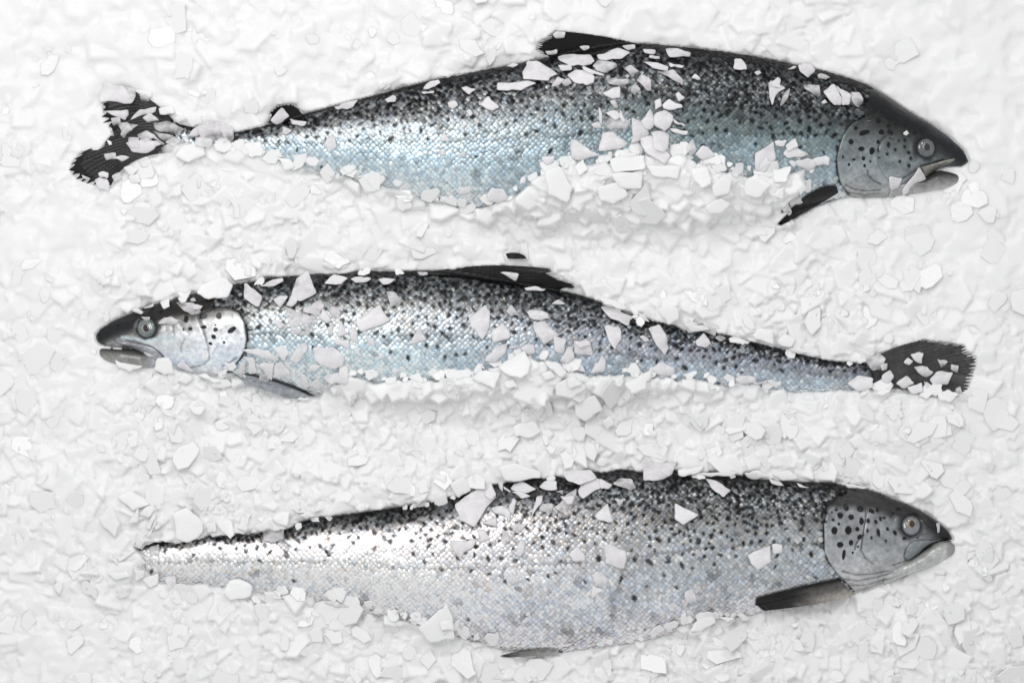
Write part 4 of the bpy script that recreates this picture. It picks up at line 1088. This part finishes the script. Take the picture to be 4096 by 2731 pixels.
# which fish each flake belongs to, and its rank counted from the snout
info = []
for k, (p, g) in enumerate(PLACED):
    c = p.mean(0)
    best, fi = 1e9, 0
    for q, f in enumerate(FISH):
        x = np.clip(c[0], f.x0, f.x1)
        d = max(float(f.top(x)) - c[1], c[1] - float(f.bot(x)), 0) + max(abs(c[0] - x) - 60, 0) * .3
        if d < best:
            best, fi = d, q
    f = FISH[fi]
    info.append((fi, (f.head_x - c[0]) * f.hd, best))
rank = {}
for fi in range(3):
    ks = sorted([k for k in range(len(PLACED)) if info[k][0] == fi], key=lambda k: info[k][1])
    for r, k in enumerate(ks):
        rank[k] = r + 1


def flake_label(k):
    p, g = PLACED[k]
    fi, al, off = info[k]
    f = FISH[fi]
    c = p.mean(0)
    A = abs(area2(p)) / 16.0
    d = p - c
    ev = np.linalg.eigvalsh(d.T @ d)
    asp = math.sqrt(max(ev[1], 1e-6) / max(ev[0], 1e-6))
    size = 'tiny' if A < 70 else 'small' if A < 190 else 'mid-sized' if A < 480 else 'large'
    shape = 'sliver-shaped' if asp > 2.6 else {3: 'triangular', 4: 'four-sided', 5: 'five-sided'}.get(len(p), 'many-sided')
    tone = 'greyish' if g and VISF[cell(c[0], c[1])] else 'white'
    L = abs(f.head_x - f.tail_x)
    u = al / L
    w = float(f.w(np.clip(c[0], f.x0, f.x1), c[1]))
    if u < .17:
        part = 'head'
    elif u > .9:
        part = 'tail'
    else:
        part = 'back' if w < .3 else 'flank' if w < .68 else 'belly'
    prep = 'on' if VISF[cell(c[0], c[1])] else 'near'
    return f"{size} {shape} {tone} ice flake {prep} the {f.key} salmon's {part}, {ordinal(rank[k])} counted from its snout"


def w_on_ice(k):
    c = PLACED[k][0].mean(0)
    return not VISF[cell(c[0], c[1])]


def build_flake(k):
    p, g = PLACED[k]
    r2 = np.random.default_rng(900 + k)
    ol = chip_outline(p, r2)
    if area2(ol) > 0:
        ol = ol[::-1]                        # y points down in the photo: this order faces up
    x0, x1 = ol[:, 0].min(), ol[:, 0].max(); y0, y1 = ol[:, 1].min(), ol[:, 1].max()
    i0, j0 = cell(x0, y0); i1, j1 = cell(x1, y1)
    i1 = max(i1, i0 + 1); j1 = max(j1, j0 + 1)
    sx, sy = GXX[i0:i1 + 1, j0:j1 + 1], GYY[i0:i1 + 1, j0:j1 + 1]
    m = inpoly(sx, sy, [tuple(q) for q in ol])
    if m.sum() < 4:
        m[:] = True
    c = ol.mean(0)
    px, py = (sx[m] - c[0]) * S, -(sy[m] - c[1]) * S
    zs = SUP[i0:i1 + 1, j0:j1 + 1][m]
    A = np.stack([px, py, np.ones(len(px))], 1)
    sol = np.linalg.lstsq(A.T @ A + np.diag([1e-7, 1e-7, 0]), A.T @ zs, rcond=None)[0]
    gx, gy = np.clip(sol[0], -.75, .75), np.clip(sol[1], -.9, .9)
    if w_on_ice(k):
        gx *= .5; gy *= .5
    gx += r2.normal(0, .07); gy += r2.normal(0, .07)
    thk = 0.0011 + 0.000010 * math.sqrt(abs(area2(p))) + r2.uniform(0, .0006)
    thk *= .8
    if g:
        thk *= .8
    base = np.quantile(zs - gx * px - gy * py, .88)
    ci = np.array([c[0], c[1]])
    lx, ly = (ol[:, 0] - c[0]) * S, -(ol[:, 1] - c[1]) * S
    bend = r2.normal(0, 3.2)
    ang = r2.uniform(0, math.pi)

    def zoff(x, y):
        s = x * math.cos(ang) + y * math.sin(ang)
        return base + gx * x + gy * y + bend * s * s
    n = len(ol)
    rings = []
    rad = np.hypot(lx, ly) + 1e-9
    ins = 1 - np.minimum(0.0011 / rad, .35)
    lump = r2.normal(0, .00018, n); lump = (lump + np.roll(lump, 1) + np.roll(lump, -1)) / 1.7
    for (sc, dz) in ((1.0 - .3 * (1 - ins), 0.0), (np.ones(n), thk * .8), (1 - .25 * (1 - ins), thk * 1.55), (ins, thk * 2.0), (1 - 1.8 * (1 - ins), thk * 2.1), (ins * .55, thk * 2.2)):
        x, y = lx * sc, ly * sc
        rings.append(np.stack([x, y, zoff(x, y) + dz + lump], 1))
    v = np.concatenate(rings)
    v[:, 2] += r2.normal(0, .00008, len(v))
    loc = np.array([float(WX(c[0])), float(WY(c[1])), base])
    vw = v + np.array([loc[0], loc[1], 0])
    faces = [tuple(range(n - 1, -1, -1)), tuple(range(5 * n, 6 * n))]
    for r in range(5):
        for i in range(n):
            a, b = r * n + i, r * n + (i + 1) % n
            faces.append((a, b, b + n, a + n))
    tint = r2.normal(0, .012)
    fi, al, off = info[k]
    pink = .0 if w_on_ice(k) else 1.0
    if pink == 0:
        tint -= .06
    col = np.array([.985 + tint, .985 - .026 * pink + tint, .985 - .008 * pink + tint])
    on_ice = w_on_ice(k)
    clear = 0.0 if on_ice else (r2.uniform(.50, .78) if g else r2.uniform(.16, .42))
    ob = new_mesh('ice_flake', vw, faces, M_FLAKE, None, smooth=True, cols=np.repeat(col[None], len(v), 0), origin=loc, clear=clear)
    ob.location = loc
    tag(ob, flake_label(k), 'ice flake', 'loose ice flakes lying on and around the salmon')
    zz = zoff(px, py) + thk * 2.0
    sub = SUP[i0:i1 + 1, j0:j1 + 1]
    sub[m] = np.maximum(sub[m], zz)
    TRACED[i0:i1 + 1, j0:j1 + 1] |= m
    return ob


TRACED = np.zeros(H.shape, bool)
for k in range(len(PLACED)):
    build_flake(k)
print('flakes placed', len(PLACED))


# ---------------------------------------------------------------- the uncountable rest of the crushed ice
def crushed(name, N, smin, smax, tilt, zlo, zhi, seed, dens, label, edge=False):
    r2 = np.random.default_rng(seed)
    X = r2.uniform(-700, 4800, N); Y = r2.uniform(-600, 3330, N)
    k = r2.random(N) < dens(X, Y)
    X, Y = X[k], Y[k]
    n = len(X)
    rad = smin + (smax - smin) * r2.random(n) ** 2.2           # metres
    # keep the visible fish free of them, but let some lap over its edge
    hits = np.zeros(n)
    for t in np.linspace(0, 2 * math.pi, 10, endpoint=False):
        i, j = cell(X + np.cos(t) * rad / S * .75, Y + np.sin(t) * rad / S * .75)
        hits += VISF[i, j]
    i, j = cell(X, Y)
    hits += 4 * VISF[i, j]
    clean = (X > 1600) & (Y < 620) | (X > 3480) & (Y > 1900)          # crisp, uncovered outlines
    base_h = H
    if edge:                                                # small flakes slid onto the fish along the heaped edge
        base_h = EDGE_H
        hits = np.where(EDGE[i, j], -1, 99)
    lim = np.where(clean & (not edge), 0, np.where(r2.random(n) < .25, r2.integers(3, 9, n), r2.integers(0, 4, n)))
    k = hits <= lim
    X, Y, rad = X[k], Y[k], rad[k]
    n = len(X)
    i, j = cell(X, Y)
    e = 6
    gx = (base_h[i, np.clip(j + e, 0, GNX - 1)] - base_h[i, np.clip(j - e, 0, GNX - 1)]) / (2 * e * GS * S)
    gy = -(base_h[np.clip(i + e, 0, GNY - 1), j] - base_h[np.clip(i - e, 0, GNY - 1), j]) / (2 * e * GS * S)
    calm = calm_at(X, Y)
    tl = tilt * (1 - .6 * np.clip(calm, 0, 1))
    gx = np.clip(gx, -1, 1) + r2.normal(0, 1, n) * tl; gy = np.clip(gy, -1, 1) + r2.normal(0, 1, n) * tl
    z0 = base_h[i, j] + r2.uniform(zlo, zhi, n) * (1 - .5 * np.clip(calm, 0, 1)) - .004 * TRACED[i, j]
    th = rad * r2.uniform(.05, .11, n) + .0005
    nv = 8
    ang = (np.arange(nv)[None] + r2.uniform(-.42, .42, (n, nv))) * 2 * math.pi / nv + r2.uniform(0, 6.28, n)[:, None]
    # fewer, sharper corners: pull alternate vertices towards the chord
    rr = rad[:, None] * np.where(r2.random((n, nv)) < .35, r2.uniform(.62, .82, (n, nv)), r2.uniform(.85, 1.1, (n, nv)))
    x, y = rr * np.cos(ang), rr * np.sin(ang)
    asp = r2.uniform(.45, 1.0, n)[:, None]
    rot = r2.uniform(0, math.pi, n)[:, None]
    y = y * asp
    x, y = x * np.cos(rot) - y * np.sin(rot), x * np.sin(rot) + y * np.cos(rot)
    bend = r2.normal(0, 2.0, n)[:, None]
    bd = r2.uniform(0, math.pi, n)[:, None]

    def place(sc, dz):
        xx, yy = x * sc, y * sc
        s = xx * np.cos(bd) + yy * np.sin(bd)
        zz = z0[:, None] + gx[:, None] * xx + gy[:, None] * yy + bend * s * s + dz[:, None]
        return np.stack([xx + WX(X)[:, None], yy + WY(Y)[:, None], zz], -1)
    ins = 1 - np.clip(.0011 / rad, .03, .22)[:, None]
    R = np.stack([place(1 - (1 - ins) * .6, -th), place(np.ones_like(ins), 0 * th), place(ins, th)], 1)      # n,3,nv,3
    cen = place(np.zeros((n, 1)), th * 1.05)[:, :1]                        # n,1,3
    V = np.concatenate([R.reshape(n, 3 * nv, 3), cen], 1)
    base = []
    for r in range(2):
        for a in range(nv):
            b = (a + 1) % nv
            base += [(r * nv + a, r * nv + b, (r + 1) * nv + b), (r * nv + a, (r + 1) * nv + b, (r + 1) * nv + a)]
    for a in range(nv):
        base.append((2 * nv + a, 2 * nv + (a + 1) % nv, 3 * nv))
    base = np.array(base)
    Fc = (base[None] + (3 * nv + 1) * np.arange(n)[:, None, None]).reshape(-1, 3)
    tint = r2.normal(0, .012, n)
    col = np.repeat(np.clip(np.stack([.985 + tint, .985 + tint, .985 + tint], -1), 0, 1)[:, None], 3 * nv + 1, 1).reshape(-1, 3)
    cl = np.repeat((r2.uniform(.15, .70, n) + .2 * np.clip(calm, 0, 1))[:, None], 3 * nv + 1, 1).reshape(-1)
    o = new_mesh(name, V.reshape(-1, 3), Fc, M_CRUSH, None, col, clear=cl, smooth=False)
    tag(o, label, 'ice', kind='stuff')
    return n


def dens_all(X, Y):
    return np.ones(len(X))


def dens_fine(X, Y):
    return np.clip(.55 - .6 * calm_at(X, Y) + .7 * fbm(X, Y, 260, 2, 31), .015, .95)


def dens_coarse(X, Y):
    return np.clip(.7 - .7 * calm_at(X, Y) + .6 * fbm(X, Y, 300, 2, 6), .04, 1)


COVERED = blur((INS & ~VIS).astype(float), 7)
RIMS = blur((~INS).astype(float), 6)
UP = np.roll(FZ, -12, 0) > FZ + .004                       # the back side of each fish
EDGE = (VISF & (COVERED > .16) & (COVERED < .62) & (GXX > 300) & ~((GXX < 1050) & (GYY > 2050)) & ~((GXX < 700) & (GYY > 1200) & (GYY < 1600))) | (VISF & UP & (RIMS > .30) & (RIMS < .5) & (GYY > 1050) & (GXX > 560) & (GXX < 3420) & (fbm(GXX, GYY, 120, 2, 44) > .0))
EDGE_H = blur(np.where(VISF, np.maximum(FZ, H), H), 2) + .0012

n1 = crushed('crushed_ice', 7000, .004, .019, .13, -.0026, .0004, 41, dens_fine, 'bed of small crushed white ice flakes packed around the three salmon')
n2 = crushed('coarse_ice', 260, .010, .022, .13, -.0012, .0010, 42, dens_coarse, 'larger broken white ice flakes strewn over the crushed ice between the salmon')
print('crushed', n1, n2)
n3 = crushed('edge_ice', 60000, .0035, .012, .16, .0002, .0022, 43, lambda X, Y: .55 * np.ones(len(X)), 'small ice flakes slipped onto the lower flanks of the salmon from the heaped ice', edge=True)
print('edge', n3)
